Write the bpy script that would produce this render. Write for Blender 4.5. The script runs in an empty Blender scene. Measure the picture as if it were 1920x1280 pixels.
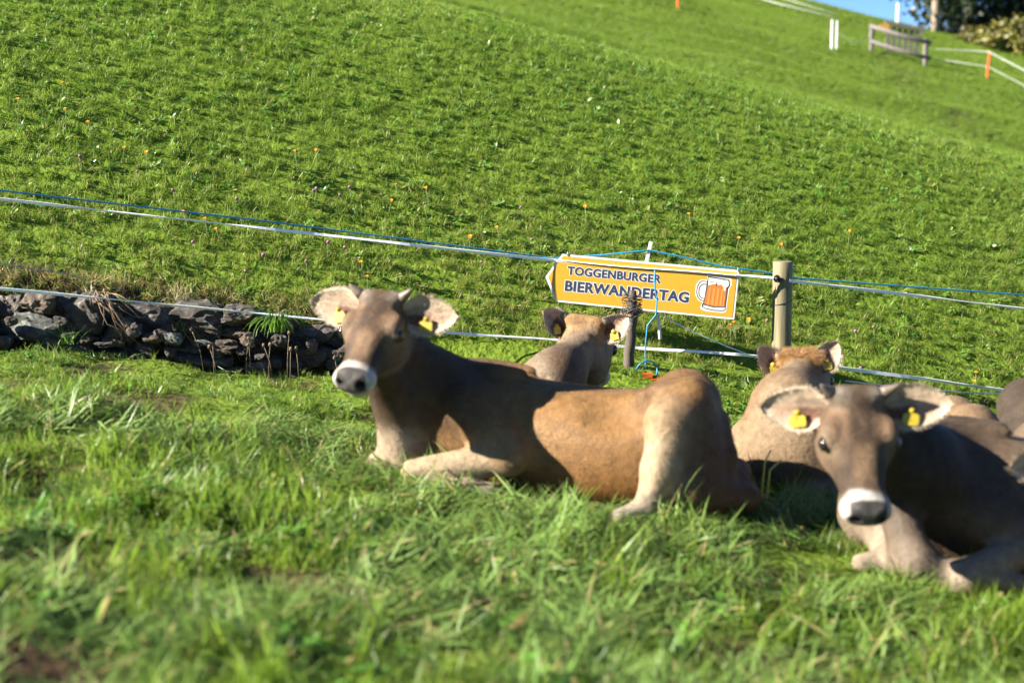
import bpy, math, random
import numpy as np
from mathutils import Vector, Matrix
R = math.radians
random.seed(7); rng = np.random.default_rng(7)
scene = bpy.context.scene
C = scene.collection

# ------------------------------------------------------------------ camera, sky, sun, exposure
PITCH = math.atan(330/2667.0)
F_PX = 2667.0
CAM = np.array([0.0, 0.0, 1.2])
cam_d = bpy.data.cameras.new('camera'); cam = bpy.data.objects.new('camera', cam_d); C.objects.link(cam)
cam_d.sensor_width = 36; cam_d.lens = 50.0; cam_d.clip_start = 0.05; cam_d.clip_end = 500
cam.location = CAM; cam.rotation_euler = (R(90)-PITCH, 0, 0)
cam_d.dof.use_dof = True; cam_d.dof.focus_distance = 7.9; cam_d.dof.aperture_fstop = 1.7
cam_d.dof.aperture_blades = 9
scene.camera = cam
SUN_EL, SUN_AZ = R(27), R(77)          # azimuth counted from straight behind the camera towards the left
sun_vec = Vector((-math.sin(SUN_AZ)*math.cos(SUN_EL), -math.cos(SUN_AZ)*math.cos(SUN_EL), math.sin(SUN_EL)))
world = bpy.data.worlds.new('World'); scene.world = world; world.use_nodes = True
wn = world.node_tree.nodes; wl = world.node_tree.links
sky = wn.new('ShaderNodeTexSky'); sky.sky_type = 'NISHITA'; sky.sun_disc = False
sky.sun_elevation = SUN_EL
sky.sun_rotation = math.atan2(sun_vec.x, sun_vec.y)
sky.altitude = 1800; sky.air_density = 0.7; sky.dust_density = 0.0; sky.ozone_density = 6.0
wl.new(sky.outputs[0], wn['Background'].inputs[0]); wn['Background'].inputs[1].default_value = 0.05
sd = bpy.data.lights.new('sun', 'SUN'); so = bpy.data.objects.new('sun', sd); C.objects.link(so)
sd.energy = 5.0; sd.angle = R(0.53); sd.color = (1.0, 0.93, 0.82)
so.rotation_euler = (-sun_vec).to_track_quat('-Z', 'Y').to_euler()
scene.view_settings.view_transform = 'Standard'; scene.view_settings.look = 'None'
scene.view_settings.exposure = 2.2; scene.view_settings.gamma = 1.0
try: scene.view_settings.use_curve_mapping = False
except Exception: pass
scene.cycles.max_bounces = 4; scene.cycles.diffuse_bounces = 2; scene.cycles.glossy_bounces = 2
scene.cycles.transmission_bounces = 2; scene.cycles.transparent_max_bounces = 4
scene.cycles.use_denoising = True; scene.cycles.use_adaptive_sampling = True; scene.cycles.adaptive_threshold = .02

# ------------------------------------------------------------------ helpers
def at(px, py, Y):
    """world point seen at photograph pixel (px,py) at distance Y along the ground"""
    u = (px-960)/F_PX; v = (640-py)/F_PX; c, s = math.cos(PITCH), math.sin(PITCH)
    d = np.array([u, c+v*s, -s+v*c]); return CAM + d*(Y/d[1])
def tag(o, label=None, cat=None, group=None, kind=None):
    if label: o['label'] = label
    if cat: o['category'] = cat
    if group: o['group'] = group
    if kind: o['kind'] = kind
    return o
def mesh_obj(name, V, Fc, mat, parent=None, smooth=True, attrs=None, mesh=None):
    if mesh is None:
        me = bpy.data.meshes.new(name)
        V = np.asarray(V, dtype=float)
        me.from_pydata(V.tolist(), [], [list(map(int, f)) for f in Fc]); me.update()
        if smooth: me.polygons.foreach_set('use_smooth', [True]*len(me.polygons))
        if attrs:
            for an, (typ, arr) in attrs.items():
                a = me.attributes.new(an, typ, 'POINT')
                if typ == 'FLOAT': a.data.foreach_set('value', np.asarray(arr, dtype=np.float32).ravel())
                elif typ == 'FLOAT_COLOR': a.data.foreach_set('color', np.asarray(arr, dtype=np.float32).ravel())
        if mat is not None:
            for m in (mat if isinstance(mat, (list, tuple)) else [mat]): me.materials.append(m)
    else: me = mesh
    o = bpy.data.objects.new(name, me); C.objects.link(o)
    if parent is not None:
        o.parent = parent
        o.matrix_parent_inverse = Matrix.Translation(-Vector(parent.location)) if parent.rotation_euler[:] == (0,0,0) else parent.matrix_basis.inverted()
    return o
def empty(name, loc=(0,0,0)):
    o = bpy.data.objects.new(name, None); C.objects.link(o); o.location = loc; o.empty_display_size = .1; return o
class MB:
    def __init__(s): s.V = []; s.F = []; s.M = []
    def add(s, V, F, m=0):
        b = len(s.V); s.V.extend([tuple(map(float, v)) for v in V]); s.F.extend([[b+int(i) for i in f] for f in F]); s.M.extend([m]*len(F))
    def box(s, c, size, rot=None, m=0):
        x, y, z = [d/2 for d in size]
        V = np.array([(a*x, b*y, e*z) for a in (-1,1) for b in (-1,1) for e in (-1,1)])
        if rot is not None: V = V @ np.array(rot).T
        s.add(V+np.array(c), [(0,1,3,2),(4,6,7,5),(0,4,5,1),(2,3,7,6),(0,2,6,4),(1,5,7,3)], m)
    def tube(s, pts, rad, n=8, m=0, cap=True):
        pts = [np.array(p, float) for p in pts]
        if np.isscalar(rad): rad = [rad]*len(pts)
        rings = []; up = np.array([0,0,1.0]); prev = None; V = []
        for i, p in enumerate(pts):
            t = pts[min(i+1, len(pts)-1)]-pts[max(i-1, 0)]; t = t/(np.linalg.norm(t)+1e-9)
            if prev is None:
                a = np.cross(t, up if abs(t[2]) < .9 else np.array([1.0,0,0]))
            else: a = prev - t*np.dot(prev, t)
            a /= np.linalg.norm(a)+1e-9; prev = a; b = np.cross(t, a)
            for k in range(n):
                th = 2*math.pi*k/n; V.append(p+rad[i]*(a*math.cos(th)+b*math.sin(th)))
        Fc = []
        for i in range(len(pts)-1):
            for k in range(n):
                Fc.append((i*n+k, i*n+(k+1)%n, (i+1)*n+(k+1)%n, (i+1)*n+k))
        if cap: Fc.append(tuple(range(n))[::-1]); Fc.append(tuple((len(pts)-1)*n+k for k in range(n)))
        s.add(V, Fc, m)
    def build(s, name, mat, parent=None, smooth=False):
        o = mesh_obj(name, s.V, s.F, mat, parent, smooth)
        if isinstance(mat, (list, tuple)): o.data.polygons.foreach_set('material_index', s.M)
        return o

# value noise
_T = rng.random((256, 256))
def vnoise(x, y, sc=1.0, seed=0):
    x = np.asarray(x, float)*sc+seed*37.3; y = np.asarray(y, float)*sc+seed*11.7
    xi = np.floor(x).astype(int); yi = np.floor(y).astype(int); fx = x-xi; fy = y-yi
    fx = fx*fx*(3-2*fx); fy = fy*fy*(3-2*fy)
    g = lambda a, b: _T[a & 255, b & 255]
    return (g(xi,yi)*(1-fx)+g(xi+1,yi)*fx)*(1-fy)+(g(xi,yi+1)*(1-fx)+g(xi+1,yi+1)*fx)*fy
def fbm(x, y, sc=1.0, seed=0, n=3):
    r = 0; a = .5; t = 0
    for i in range(n): r = r+a*vnoise(x, y, sc*2**i, seed+i*5); t += a; a *= .5
    return r/t
def sstep(a, b, x): t = np.clip((np.asarray(x, float)-a)/(b-a), 0, 1); return t*t*(3-2*t)

# ------------------------------------------------------------------ materials
def new_mat(name):
    m = bpy.data.materials.new(name); m.use_nodes = True
    nt = m.node_tree; return m, nt, nt.nodes, nt.links, nt.nodes['Principled BSDF']
def plain(name, col, rough=.6, noise=.15, nscale=20, bump=0.0, bscale=80, metal=0, spec=.5):
    m, nt, N, L, P = new_mat(name)
    tc = N.new('ShaderNodeTexCoord')
    nz = N.new('ShaderNodeTexNoise'); nz.inputs['Scale'].default_value = nscale; nz.inputs['Detail'].default_value = 5
    L.new(tc.outputs['Object'], nz.inputs['Vector'])
    cr = N.new('ShaderNodeValToRGB')
    cr.color_ramp.elements[0].position = .3; cr.color_ramp.elements[1].position = .7
    cr.color_ramp.elements[0].color = tuple(c*(1-noise) for c in col)+(1,)
    cr.color_ramp.elements[1].color = tuple(min(1, c*(1+noise)) for c in col)+(1,)
    L.new(nz.outputs['Fac'], cr.inputs['Fac']); L.new(cr.outputs['Color'], P.inputs['Base Color'])
    P.inputs['Roughness'].default_value = rough; P.inputs['Metallic'].default_value = metal
    P.inputs['Specular IOR Level'].default_value = spec
    if bump:
        n2 = N.new('ShaderNodeTexNoise'); n2.inputs['Scale'].default_value = bscale; n2.inputs['Detail'].default_value = 6
        L.new(tc.outputs['Object'], n2.inputs['Vector'])
        b = N.new('ShaderNodeBump'); b.inputs['Strength'].default_value = bump; b.inputs['Distance'].default_value = .01
        L.new(n2.outputs['Fac'], b.inputs['Height']); L.new(b.outputs['Normal'], P.inputs['Normal'])
    return m

def grass_mat(name, c_dark, c_light, c_dry, trans=.35, rough=.45):
    m, nt, N, L, P = new_mat(name)
    ai = N.new('ShaderNodeAttribute'); ai.attribute_type = 'INSTANCER'; ai.attribute_name = 'tint'
    ad = N.new('ShaderNodeAttribute'); ad.attribute_type = 'INSTANCER'; ad.attribute_name = 'dry'
    bv = N.new('ShaderNodeAttribute'); bv.attribute_type = 'GEOMETRY'; bv.attribute_name = 'bv'
    add = N.new('ShaderNodeMath'); add.operation = 'MULTIPLY_ADD'; add.inputs[1].default_value = .55
    L.new(bv.outputs['Fac'], add.inputs[0])
    ml = N.new('ShaderNodeMath'); ml.operation = 'MULTIPLY'; ml.inputs[1].default_value = .55
    L.new(ai.outputs['Fac'], ml.inputs[0]); L.new(ml.outputs[0], add.inputs[2])
    mx = N.new('ShaderNodeMix'); mx.data_type = 'RGBA'
    mx.inputs[6].default_value = c_dark+(1,); mx.inputs[7].default_value = c_light+(1,)
    L.new(add.outputs[0], mx.inputs[0])
    # a share of the blades is dry
    gt = N.new('ShaderNodeMath'); gt.operation = 'LESS_THAN'; L.new(bv.outputs['Fac'], gt.inputs[0]); L.new(ad.outputs['Fac'], gt.inputs[1])
    m2 = N.new('ShaderNodeMix'); m2.data_type = 'RGBA'; L.new(gt.outputs[0], m2.inputs[0])
    L.new(mx.outputs[2], m2.inputs[6]); m2.inputs[7].default_value = c_dry+(1,)
    L.new(m2.outputs[2], P.inputs['Base Color'])
    P.inputs['Roughness'].default_value = rough-.06; P.inputs['Specular IOR Level'].default_value = .38
    tr = N.new('ShaderNodeBsdfTranslucent'); L.new(m2.outputs[2], tr.inputs['Color'])
    ms = N.new('ShaderNodeMixShader'); ms.inputs[0].default_value = trans
    L.new(P.outputs[0], ms.inputs[1]); L.new(tr.outputs[0], ms.inputs[2])
    L.new(ms.outputs[0], N['Material Output'].inputs['Surface'])
    return m
M = {}
M['grass'] = grass_mat('grass', (.098,.172,.014), (.225,.335,.040), (.33,.27,.10), trans=.55)
M['leaf'] = grass_mat('broad_leaf', (.055,.15,.02), (.13,.27,.035), (.25,.20,.07), trans=.4, rough=.45)
M['cutgrass'] = grass_mat('cut_grass', (.09,.165,.028), (.19,.29,.07), (.32,.26,.11), trans=.3, rough=.5)

def coat_mat(name):
    m, nt, N, L, P = new_mat(name)
    a = N.new('ShaderNodeAttribute'); a.attribute_name = 'coat'
    tc = N.new('ShaderNodeTexCoord')
    n1 = N.new('ShaderNodeTexNoise'); n1.inputs['Scale'].default_value = 26; n1.inputs['Detail'].default_value = 7; n1.inputs['Roughness'].default_value = .7
    L.new(tc.outputs['Object'], n1.inputs['Vector'])
    n2 = N.new('ShaderNodeTexNoise'); n2.inputs['Scale'].default_value = 130; n2.inputs['Detail'].default_value = 3
    mp = N.new('ShaderNodeMapping'); mp.inputs['Scale'].default_value = (.45, 1, 1.6); L.new(tc.outputs['Object'], mp.inputs['Vector']); L.new(mp.outputs[0], n2.inputs['Vector'])
    mr = N.new('ShaderNodeMapRange'); mr.inputs['From Min'].default_value = .3; mr.inputs['From Max'].default_value = .7
    mr.inputs['To Min'].default_value = .33; mr.inputs['To Max'].default_value = .58; L.new(n1.outputs['Fac'], mr.inputs['Value'])
    mr2 = N.new('ShaderNodeMapRange'); mr2.inputs['From Min'].default_value = .25; mr2.inputs['From Max'].default_value = .75
    mr2.inputs['To Min'].default_value = .8; mr2.inputs['To Max'].default_value = 1.2; L.new(n2.outputs['Fac'], mr2.inputs['Value'])
    mu = N.new('ShaderNodeMath'); mu.operation = 'MULTIPLY'; L.new(mr.outputs[0], mu.inputs[0]); L.new(mr2.outputs[0], mu.inputs[1])
    vm = N.new('ShaderNodeVectorMath'); vm.operation = 'SCALE'; L.new(a.outputs['Color'], vm.inputs[0]); L.new(mu.outputs[0], vm.inputs['Scale'])
    L.new(vm.outputs[0], P.inputs['Base Color'])
    P.inputs['Roughness'].default_value = .62; P.inputs['Specular IOR Level'].default_value = .18
    P.inputs['Sheen Weight'].default_value = .06; P.inputs['Sheen Roughness'].default_value = .5; P.inputs['Sheen Tint'].default_value = (1,.85,.65,1)
    b1 = N.new('ShaderNodeBump'); b1.inputs['Strength'].default_value = .6; b1.inputs['Distance'].default_value = .016; L.new(n1.outputs['Fac'], b1.inputs['Height'])
    b2 = N.new('ShaderNodeBump'); b2.inputs['Strength'].default_value = .45; b2.inputs['Distance'].default_value = .004
    L.new(n2.outputs['Fac'], b2.inputs['Height']); L.new(b1.outputs[0], b2.inputs['Normal']); L.new(b2.outputs[0], P.inputs['Normal'])
    return m
M['coat'] = coat_mat('calf_coat')
def hair_mat():
    m, nt, N, L, P = new_mat('calf_hair')
    a = N.new('ShaderNodeAttribute'); a.attribute_name = 'coat'
    nz = N.new('ShaderNodeTexNoise'); nz.inputs['Scale'].default_value = 26; nz.inputs['Detail'].default_value = 5
    g = N.new('ShaderNodeNewGeometry'); L.new(g.outputs['Position'], nz.inputs['Vector'])
    mr = N.new('ShaderNodeMapRange'); mr.inputs['From Min'].default_value = .3; mr.inputs['From Max'].default_value = .7; mr.inputs['To Min'].default_value = .34; mr.inputs['To Max'].default_value = .62
    L.new(nz.outputs['Fac'], mr.inputs['Value'])
    vm = N.new('ShaderNodeVectorMath'); vm.operation = 'SCALE'; L.new(a.outputs['Color'], vm.inputs[0]); L.new(mr.outputs[0], vm.inputs['Scale'])
    L.new(vm.outputs[0], P.inputs['Base Color']); P.inputs['Roughness'].default_value = .55; P.inputs['Specular IOR Level'].default_value = .2
    return m
M['hair'] = hair_mat()
M['eye'] = plain('eye_black', (.012,.009,.008), .12, 0, 5)
M['horn'] = plain('horn', (.12,.09,.065), .5, .3, 40)
M['tagyellow'] = plain('yellow_tag_plastic', (.33,.245,.012), .5, .4, 60)
M['forelock'] = plain('orange_hair', (.36,.19,.07), .6, .3, 30)
M['white_paint'] = plain('white_plastic', (.60,.60,.58), .45, .06, 30)
M['rope_white'] = plain('white_rope', (.78,.78,.79), .6, .12, 120, .3, 300)
M['rope_blue'] = plain('blue_cord', (.016,.18,.32), .5, .15, 120)
M['wire'] = plain('galvanised_wire', (.30,.31,.32), .45, .3, 60, 0, 80, .7)
M['rust_wire'] = plain('rusty_wire', (.05,.04,.032), .7, .4, 50)
M['black'] = plain('black_plastic', (.015,.015,.017), .5, .2, 30)
M['orange'] = plain('orange_plastic', (.46,.09,.012), .45, .08, 30)
M['sign_yellow'] = plain('sign_yellow', (.46,.235,.016), .42, .02, 6)
M['sign_white'] = plain('sign_white', (.50,.50,.49), .45, .02, 8)
M['navy'] = plain('navy_print', (.018,.028,.055), .45, .04, 20)
M['beer'] = plain('beer_print', (.40,.12,.018), .45, .08, 12)
M['beer_light'] = plain('beer_light_print', (.46,.19,.035), .45, .05, 12)
M['foam'] = plain('foam_print', (.48,.45,.38), .45, .04, 20)
M['stem'] = plain('plant_stem', (.12,.16,.05), .6, .3, 60)
M['dry_stem'] = plain('dry_stem', (.16,.115,.06), .7, .3, 60)
M['hawk'] = plain('yellow_petal', (.62,.30,.01), .5, .1, 80)
M['clover'] = plain('pink_clover', (.22,.07,.13), .6, .3, 200)
M['fluff'] = plain('seed_fluff', (.15,.10,.055), .8, .25, 200)
M['bark'] = plain('bark', (.19,.15,.11), .85, .4, 6, .6, 20)
M['fleaf_dark'] = plain('tree_leaf', (.014,.026,.007), .5, .5, 1.5)
M['fleaf_yellow'] = plain('shrub_leaf', (.105,.10,.012), .5, .5, 2)
M['root'] = plain('dead_root', (.17,.11,.06), .8, .3, 40)

def wood_mat(name, c1, c2, sc=(30, 30, 2)):
    m, nt, N, L, P = new_mat(name)
    tc = N.new('ShaderNodeTexCoord'); mp = N.new('ShaderNodeMapping'); mp.inputs['Scale'].default_value = sc
    L.new(tc.outputs['Object'], mp.inputs['Vector'])
    nz = N.new('ShaderNodeTexNoise'); nz.inputs['Scale'].default_value = 1.6; nz.inputs['Detail'].default_value = 8; nz.inputs['Distortion'].default_value = .6
    L.new(mp.outputs[0], nz.inputs['Vector'])
    cr = N.new('ShaderNodeValToRGB'); cr.color_ramp.elements[0].position = .32; cr.color_ramp.elements[1].position = .68
    cr.color_ramp.elements[0].color = c1+(1,); cr.color_ramp.elements[1].color = c2+(1,)
    L.new(nz.outputs['Fac'], cr.inputs['Fac']); L.new(cr.outputs[0], P.inputs['Base Color']); P.inputs['Roughness'].default_value = .75
    b = N.new('ShaderNodeBump'); b.inputs['Strength'].default_value = .5; b.inputs['Distance'].default_value = .004
    L.new(nz.outputs['Fac'], b.inputs['Height']); L.new(b.outputs[0], P.inputs['Normal'])
    return m
M['post_wood'] = wood_mat('treated_post_wood', (.10,.085,.04), (.20,.165,.085))
M['old_wood'] = wood_mat('old_stake_wood', (.02,.015,.011), (.085,.062,.043))
M['grey_wood'] = wood_mat('weathered_grey_wood', (.07,.062,.055), (.16,.14,.125), (12,12,12))

def rock_mat(name, dark, mid, lichen, amount):
    m, nt, N, L, P = new_mat(name)
    tc = N.new('ShaderNodeTexCoord'); geo = N.new('ShaderNodeNewGeometry')
    n1 = N.new('ShaderNodeTexNoise'); n1.inputs['Scale'].default_value = 9; n1.inputs['Detail'].default_value = 9; n1.inputs['Roughness'].default_value = .7
    mp = N.new('ShaderNodeMapping'); mp.inputs['Scale'].default_value = (1,1,2.4); L.new(geo.outputs['Position'], mp.inputs['Vector']); L.new(mp.outputs[0], n1.inputs['Vector'])
    cr = N.new('ShaderNodeValToRGB'); cr.color_ramp.elements[0].position = .36; cr.color_ramp.elements[1].position = .66
    cr.color_ramp.elements[0].color = dark+(1,); cr.color_ramp.elements[1].color = mid+(1,); L.new(n1.outputs['Fac'], cr.inputs['Fac'])
    n2 = N.new('ShaderNodeTexNoise'); n2.inputs['Scale'].default_value = 16; n2.inputs['Detail'].default_value = 8; n2.inputs['Roughness'].default_value = .75
    L.new(geo.outputs['Position'], n2.inputs['Vector'])
    lr = N.new('ShaderNodeMapRange'); lr.inputs['From Min'].default_value = 1-amount; lr.inputs['From Max'].default_value = 1-amount+.06; L.new(n2.outputs['Fac'], lr.inputs['Value'])
    mx = N.new('ShaderNodeMix'); mx.data_type = 'RGBA'; L.new(lr.outputs[0], mx.inputs[0]); L.new(cr.outputs[0], mx.inputs[6]); mx.inputs[7].default_value = lichen+(1,)
    L.new(mx.outputs[2], P.inputs['Base Color']); P.inputs['Roughness'].default_value = .85
    b = N.new('ShaderNodeBump'); b.inputs['Strength'].default_value = 1.0; b.inputs['Distance'].default_value = .03
    L.new(n1.outputs['Fac'], b.inputs['Height']); L.new(b.outputs[0], P.inputs['Normal'])
    return m
M['rock'] = rock_mat('dark_rock', (.016,.013,.010), (.085,.068,.052), (.16,.145,.12), .45)
M['rock_brown'] = rock_mat('brown_rock', (.020,.014,.009), (.11,.075,.046), (.16,.13,.09), .45)
M['rock_lichen'] = rock_mat('lichen_rock', (.03,.032,.028), (.085,.09,.08), (.17,.18,.15), .50)

def ground_mat():
    m, nt, N, L, P = new_mat('meadow_ground')
    geo = N.new('ShaderNodeNewGeometry'); a = N.new('ShaderNodeAttribute'); a.attribute_name = 'soil'
    n1 = N.new('ShaderNodeTexNoise'); n1.inputs['Scale'].default_value = 3.5; n1.inputs['Detail'].default_value = 10; n1.inputs['Roughness'].default_value = .75
    L.new(geo.outputs['Position'], n1.inputs['Vector'])
    g = N.new('ShaderNodeValToRGB'); g.color_ramp.elements[0].position = .3; g.color_ramp.elements[1].position = .72
    g.color_ramp.elements[0].color = (.07,.115,.010,1); g.color_ramp.elements[1].color = (.15,.215,.022,1); L.new(n1.outputs['Fac'], g.inputs['Fac'])
    n2 = N.new('ShaderNodeTexNoise'); n2.inputs['Scale'].default_value = 25; n2.inputs['Detail'].default_value = 8; L.new(geo.outputs['Position'], n2.inputs['Vector'])
    s = N.new('ShaderNodeValToRGB'); s.color_ramp.elements[0].position = .3; s.color_ramp.elements[1].position = .7
    s.color_ramp.elements[0].color = (.018,.011,.007,1); s.color_ramp.elements[1].color = (.085,.052,.028,1); L.new(n2.outputs['Fac'], s.inputs['Fac'])
    mx = N.new('ShaderNodeMix'); mx.data_type = 'RGBA'; L.new(a.outputs['Fac'], mx.inputs[0]); L.new(g.outputs[0], mx.inputs[6]); L.new(s.outputs[0], mx.inputs[7])
    L.new(mx.outputs[2], P.inputs['Base Color']); P.inputs['Roughness'].default_value = .95; P.inputs['Specular IOR Level'].default_value = .1
    b = N.new('ShaderNodeBump'); b.inputs['Strength'].default_value = .8; b.inputs['Distance'].default_value = .03
    L.new(n2.outputs['Fac'], b.inputs['Height']); L.new(b.outputs[0], P.inputs['Normal'])
    return m
M['ground'] = ground_mat()

# ------------------------------------------------------------------ terrain
def y_foot(x): return 7.75+.22*np.clip(x, -6, 6)
def H(x, y):
    x = np.asarray(x, float); y = np.asarray(y, float)
    g = -.11*np.clip(x, -9, 9)+.035*(fbm(x, y, 1.3, 3)-.5)*2+.075*(fbm(x, y, 3.2, 9)-.5)
    yf = y_foot(x)
    foot = .24-.15*np.clip(x, -7, 7)
    ridge = 2.44-.26*np.clip(x, -9, 9)
    s = np.clip((y-yf)/(13-yf), 0, 2.0)
    hump = foot+(ridge-foot)*np.sin(s*math.pi/2*.9)/math.sin(.9*math.pi/2)
    xc = np.clip(x, -18, 40)
    far = 4.83+.23*(y-45)-.23*(xc-12)+.35*(fbm(x, y, .12, 4)-.5)+.75*(fbm(x*.7+y*.5, y-x*.3, .22, 14)-.5)*sstep(60,50,y)*sstep(14,22,y)-.02*np.clip(y-54.5, 0, 60)**2*.9
    far = np.maximum(far, -30)
    far = far-6*sstep(16, 6, y)
    k = .6; d = np.clip(.5+.5*(hump-far)/k, 0, 1)
    hill = far*(1-d)+hump*d+k*d*(1-d)
    hill = hill+.05*(fbm(x, y, .9, 1)-.5)*sstep(0, 1.0, y-yf)+.012*(fbm(x, y, 3.5, 2)-.5)
    w = .16+.75*sstep(-.6, .9, x)
    b = sstep(yf-w, yf+.02, y)
    return g*(1-b)+hill*b
def soil_mask(x, y):
    yf = y_foot(x)
    s = np.exp(-((y-yf+.08)/.13)**2)*(1-sstep(-1.1, -.5, x))*1.2
    s = s+.7*np.exp(-((y-yf-.08)/.09)**2)*(1-sstep(-1.1, -.5, x))*(fbm(x, y, 3, 6) > .46)
    for (cx, cy, r) in ((-1.22, 3.72, .16), (-.83, 4.1, .08), (-1.75, 5.1, .10), (-.5, 3.5, .07), (-1.1, 3.1, .12), (-2.2, 6.2, .12)):
        s = s+1.2*np.exp(-(((x-cx)/r/1.6)**2+((y-cy)/r)**2))
    fg = (y < yf)
    s = s+fg*.85*sstep(.54, .70, fbm(x, y, 2.2, 8))
    # trodden path towards the far gate
    d = np.abs(x-(10.2-.10*(38-y)))
    s = s+.55*np.exp(-(d/.6)**2)*sstep(25, 30, y)*sstep(46, 41, y)
    return np.clip(s, 0, 1)
def grid_axis(a, b, lo, hi, fine, coarse):
    v = [lo]; 
    while v[-1] < hi:
        p = v[-1]; d = 0 if a <= p <= b else min(abs(p-a), abs(p-b)); v.append(p+min(fine+d*.09, coarse))
    return np.array(v)
gx = grid_axis(-4.5, 6, -45, 60, .07, 2.0); gy = grid_axis(2.2, 15, -14, 110, .06, 1.6)
GX, GY = np.meshgrid(gx, gy, indexing='ij'); GZ = H(GX, GY)
nx, ny = GX.shape; ii = np.arange(nx*ny).reshape(nx, ny)
fc = np.stack([ii[:-1,:-1].ravel(), ii[1:,:-1].ravel(), ii[1:,1:].ravel(), ii[:-1,1:].ravel()], 1)
ground = mesh_obj('meadow', np.stack([GX.ravel(), GY.ravel(), GZ.ravel()], 1), fc, M['ground'], attrs={'soil': ('FLOAT', soil_mask(GX, GY))})
tag(ground, kind='structure')

# ------------------------------------------------------------------ SDF calves
def unit(v): v = np.array(v, float); return v/np.linalg.norm(v)
class Frame:
    def __init__(s, o, fx, up=(0,0,1), roll=0.0, sc=1.0, sx=1.0):
        s.st = np.array([sx,1.0,1.0])
        s.o = np.array(o, float); s.x = unit(fx); up = np.array(up, float)
        z = unit(up-s.x*np.dot(up, s.x)); y = np.cross(z, s.x)
        c, n = math.cos(roll), math.sin(roll)
        s.y = y*c+z*n; s.z = z*c-y*n; s.sc = sc; s.Rm = np.stack([s.x, s.y, s.z], 1)
    def to(s, P): return ((P-s.o) @ s.Rm)/s.sc/s.st
    def w(s, p): return s.o+(s.Rm @ (np.array(p, float)*s.st))*s.sc
    def d(s, v): return s.Rm @ np.array(v, float)
def cat_resample(tab, n=80):
    t = np.array(tab, float); xs = np.linspace(t[0,0], t[-1,0], n); out = [xs]
    for c in range(1, t.shape[1]):
        m = np.gradient(t[:,c], t[:,0]); i = np.clip(np.searchsorted(t[:,0], xs)-1, 0, len(t)-2)
        h = t[i+1,0]-t[i,0]; u = (xs-t[i,0])/h
        out.append((2*u**3-3*u**2+1)*t[i,c]+(u**3-2*u**2+u)*h*m[i]+(-2*u**3+3*u**2)*t[i+1,c]+(u**3-u**2)*h*m[i+1])
    return np.stack(out, 1)
class Loft:
    def __init__(s, fr, tab, n, k, col):
        s.fr = fr; s.t = cat_resample(tab); s.n = n; s.k = k; s.col = col; s.sub = False
        P = []
        for r in (s.t[0], s.t[len(s.t)//3], s.t[len(s.t)//2], s.t[2*len(s.t)//3], s.t[-1]):
            wmax = s.t[:,3].max()
            for y in (-wmax, wmax):
                for z in (s.t[:,1].max(), s.t[:,2].min()): P.append(fr.w((r[0], y, z)))
        P = np.array(P); s.lo = P.min(0); s.hi = P.max(0)
    def __call__(s, P):
        L = s.fr.to(P); x = L[...,0]; t = s.t
        tp = np.interp(x, t[:,0], t[:,1]); bt = np.interp(x, t[:,0], t[:,2]); w = np.maximum(np.interp(x, t[:,0], t[:,3]), .004)
        zc = (tp+bt)/2; hz = np.maximum((tp-bt)/2, .004)
        q = ((np.abs(L[...,1])/w)**s.n+(np.abs(L[...,2]-zc)/hz)**s.n)**(1/s.n)
        d = (q-1)*np.minimum(w, hz)
        e = np.maximum(t[0,0]-x, x-t[-1,0])
        return np.maximum(d, e)*s.fr.sc
class Cap:
    def __init__(s, a, b, ra, rb, k, col, sub=False):
        s.a = np.array(a, float); s.b = np.array(b, float); s.ra = ra; s.rb = rb; s.k = k; s.col = col; s.sub = sub
        r = max(ra, rb); s.lo = np.minimum(s.a, s.b)-r; s.hi = np.maximum(s.a, s.b)+r
    def __call__(s, P):
        ab = s.b-s.a; h = np.clip(((P-s.a) @ ab)/np.dot(ab, ab), 0, 1)
        return np.linalg.norm(P-s.a-h[...,None]*ab, axis=-1)-(s.ra+(s.rb-s.ra)*h)
class Ell:
    def __init__(s, fr, c, r, k, col, sub=False):
        s.fr = fr; s.c = np.array(c, float); s.r = np.array(r, float); s.k = k; s.col = col; s.sub = sub
        W = fr.w(c); m = max(r)*fr.sc; s.lo = W-m; s.hi = W+m
    def __call__(s, P):
        L = (s.fr.to(P)-s.c); k0 = np.linalg.norm(L/s.r, axis=-1); k1 = np.linalg.norm(L/(s.r**2), axis=-1)
        return (k0*(k0-1)/(k1+1e-9))*s.fr.sc
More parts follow.
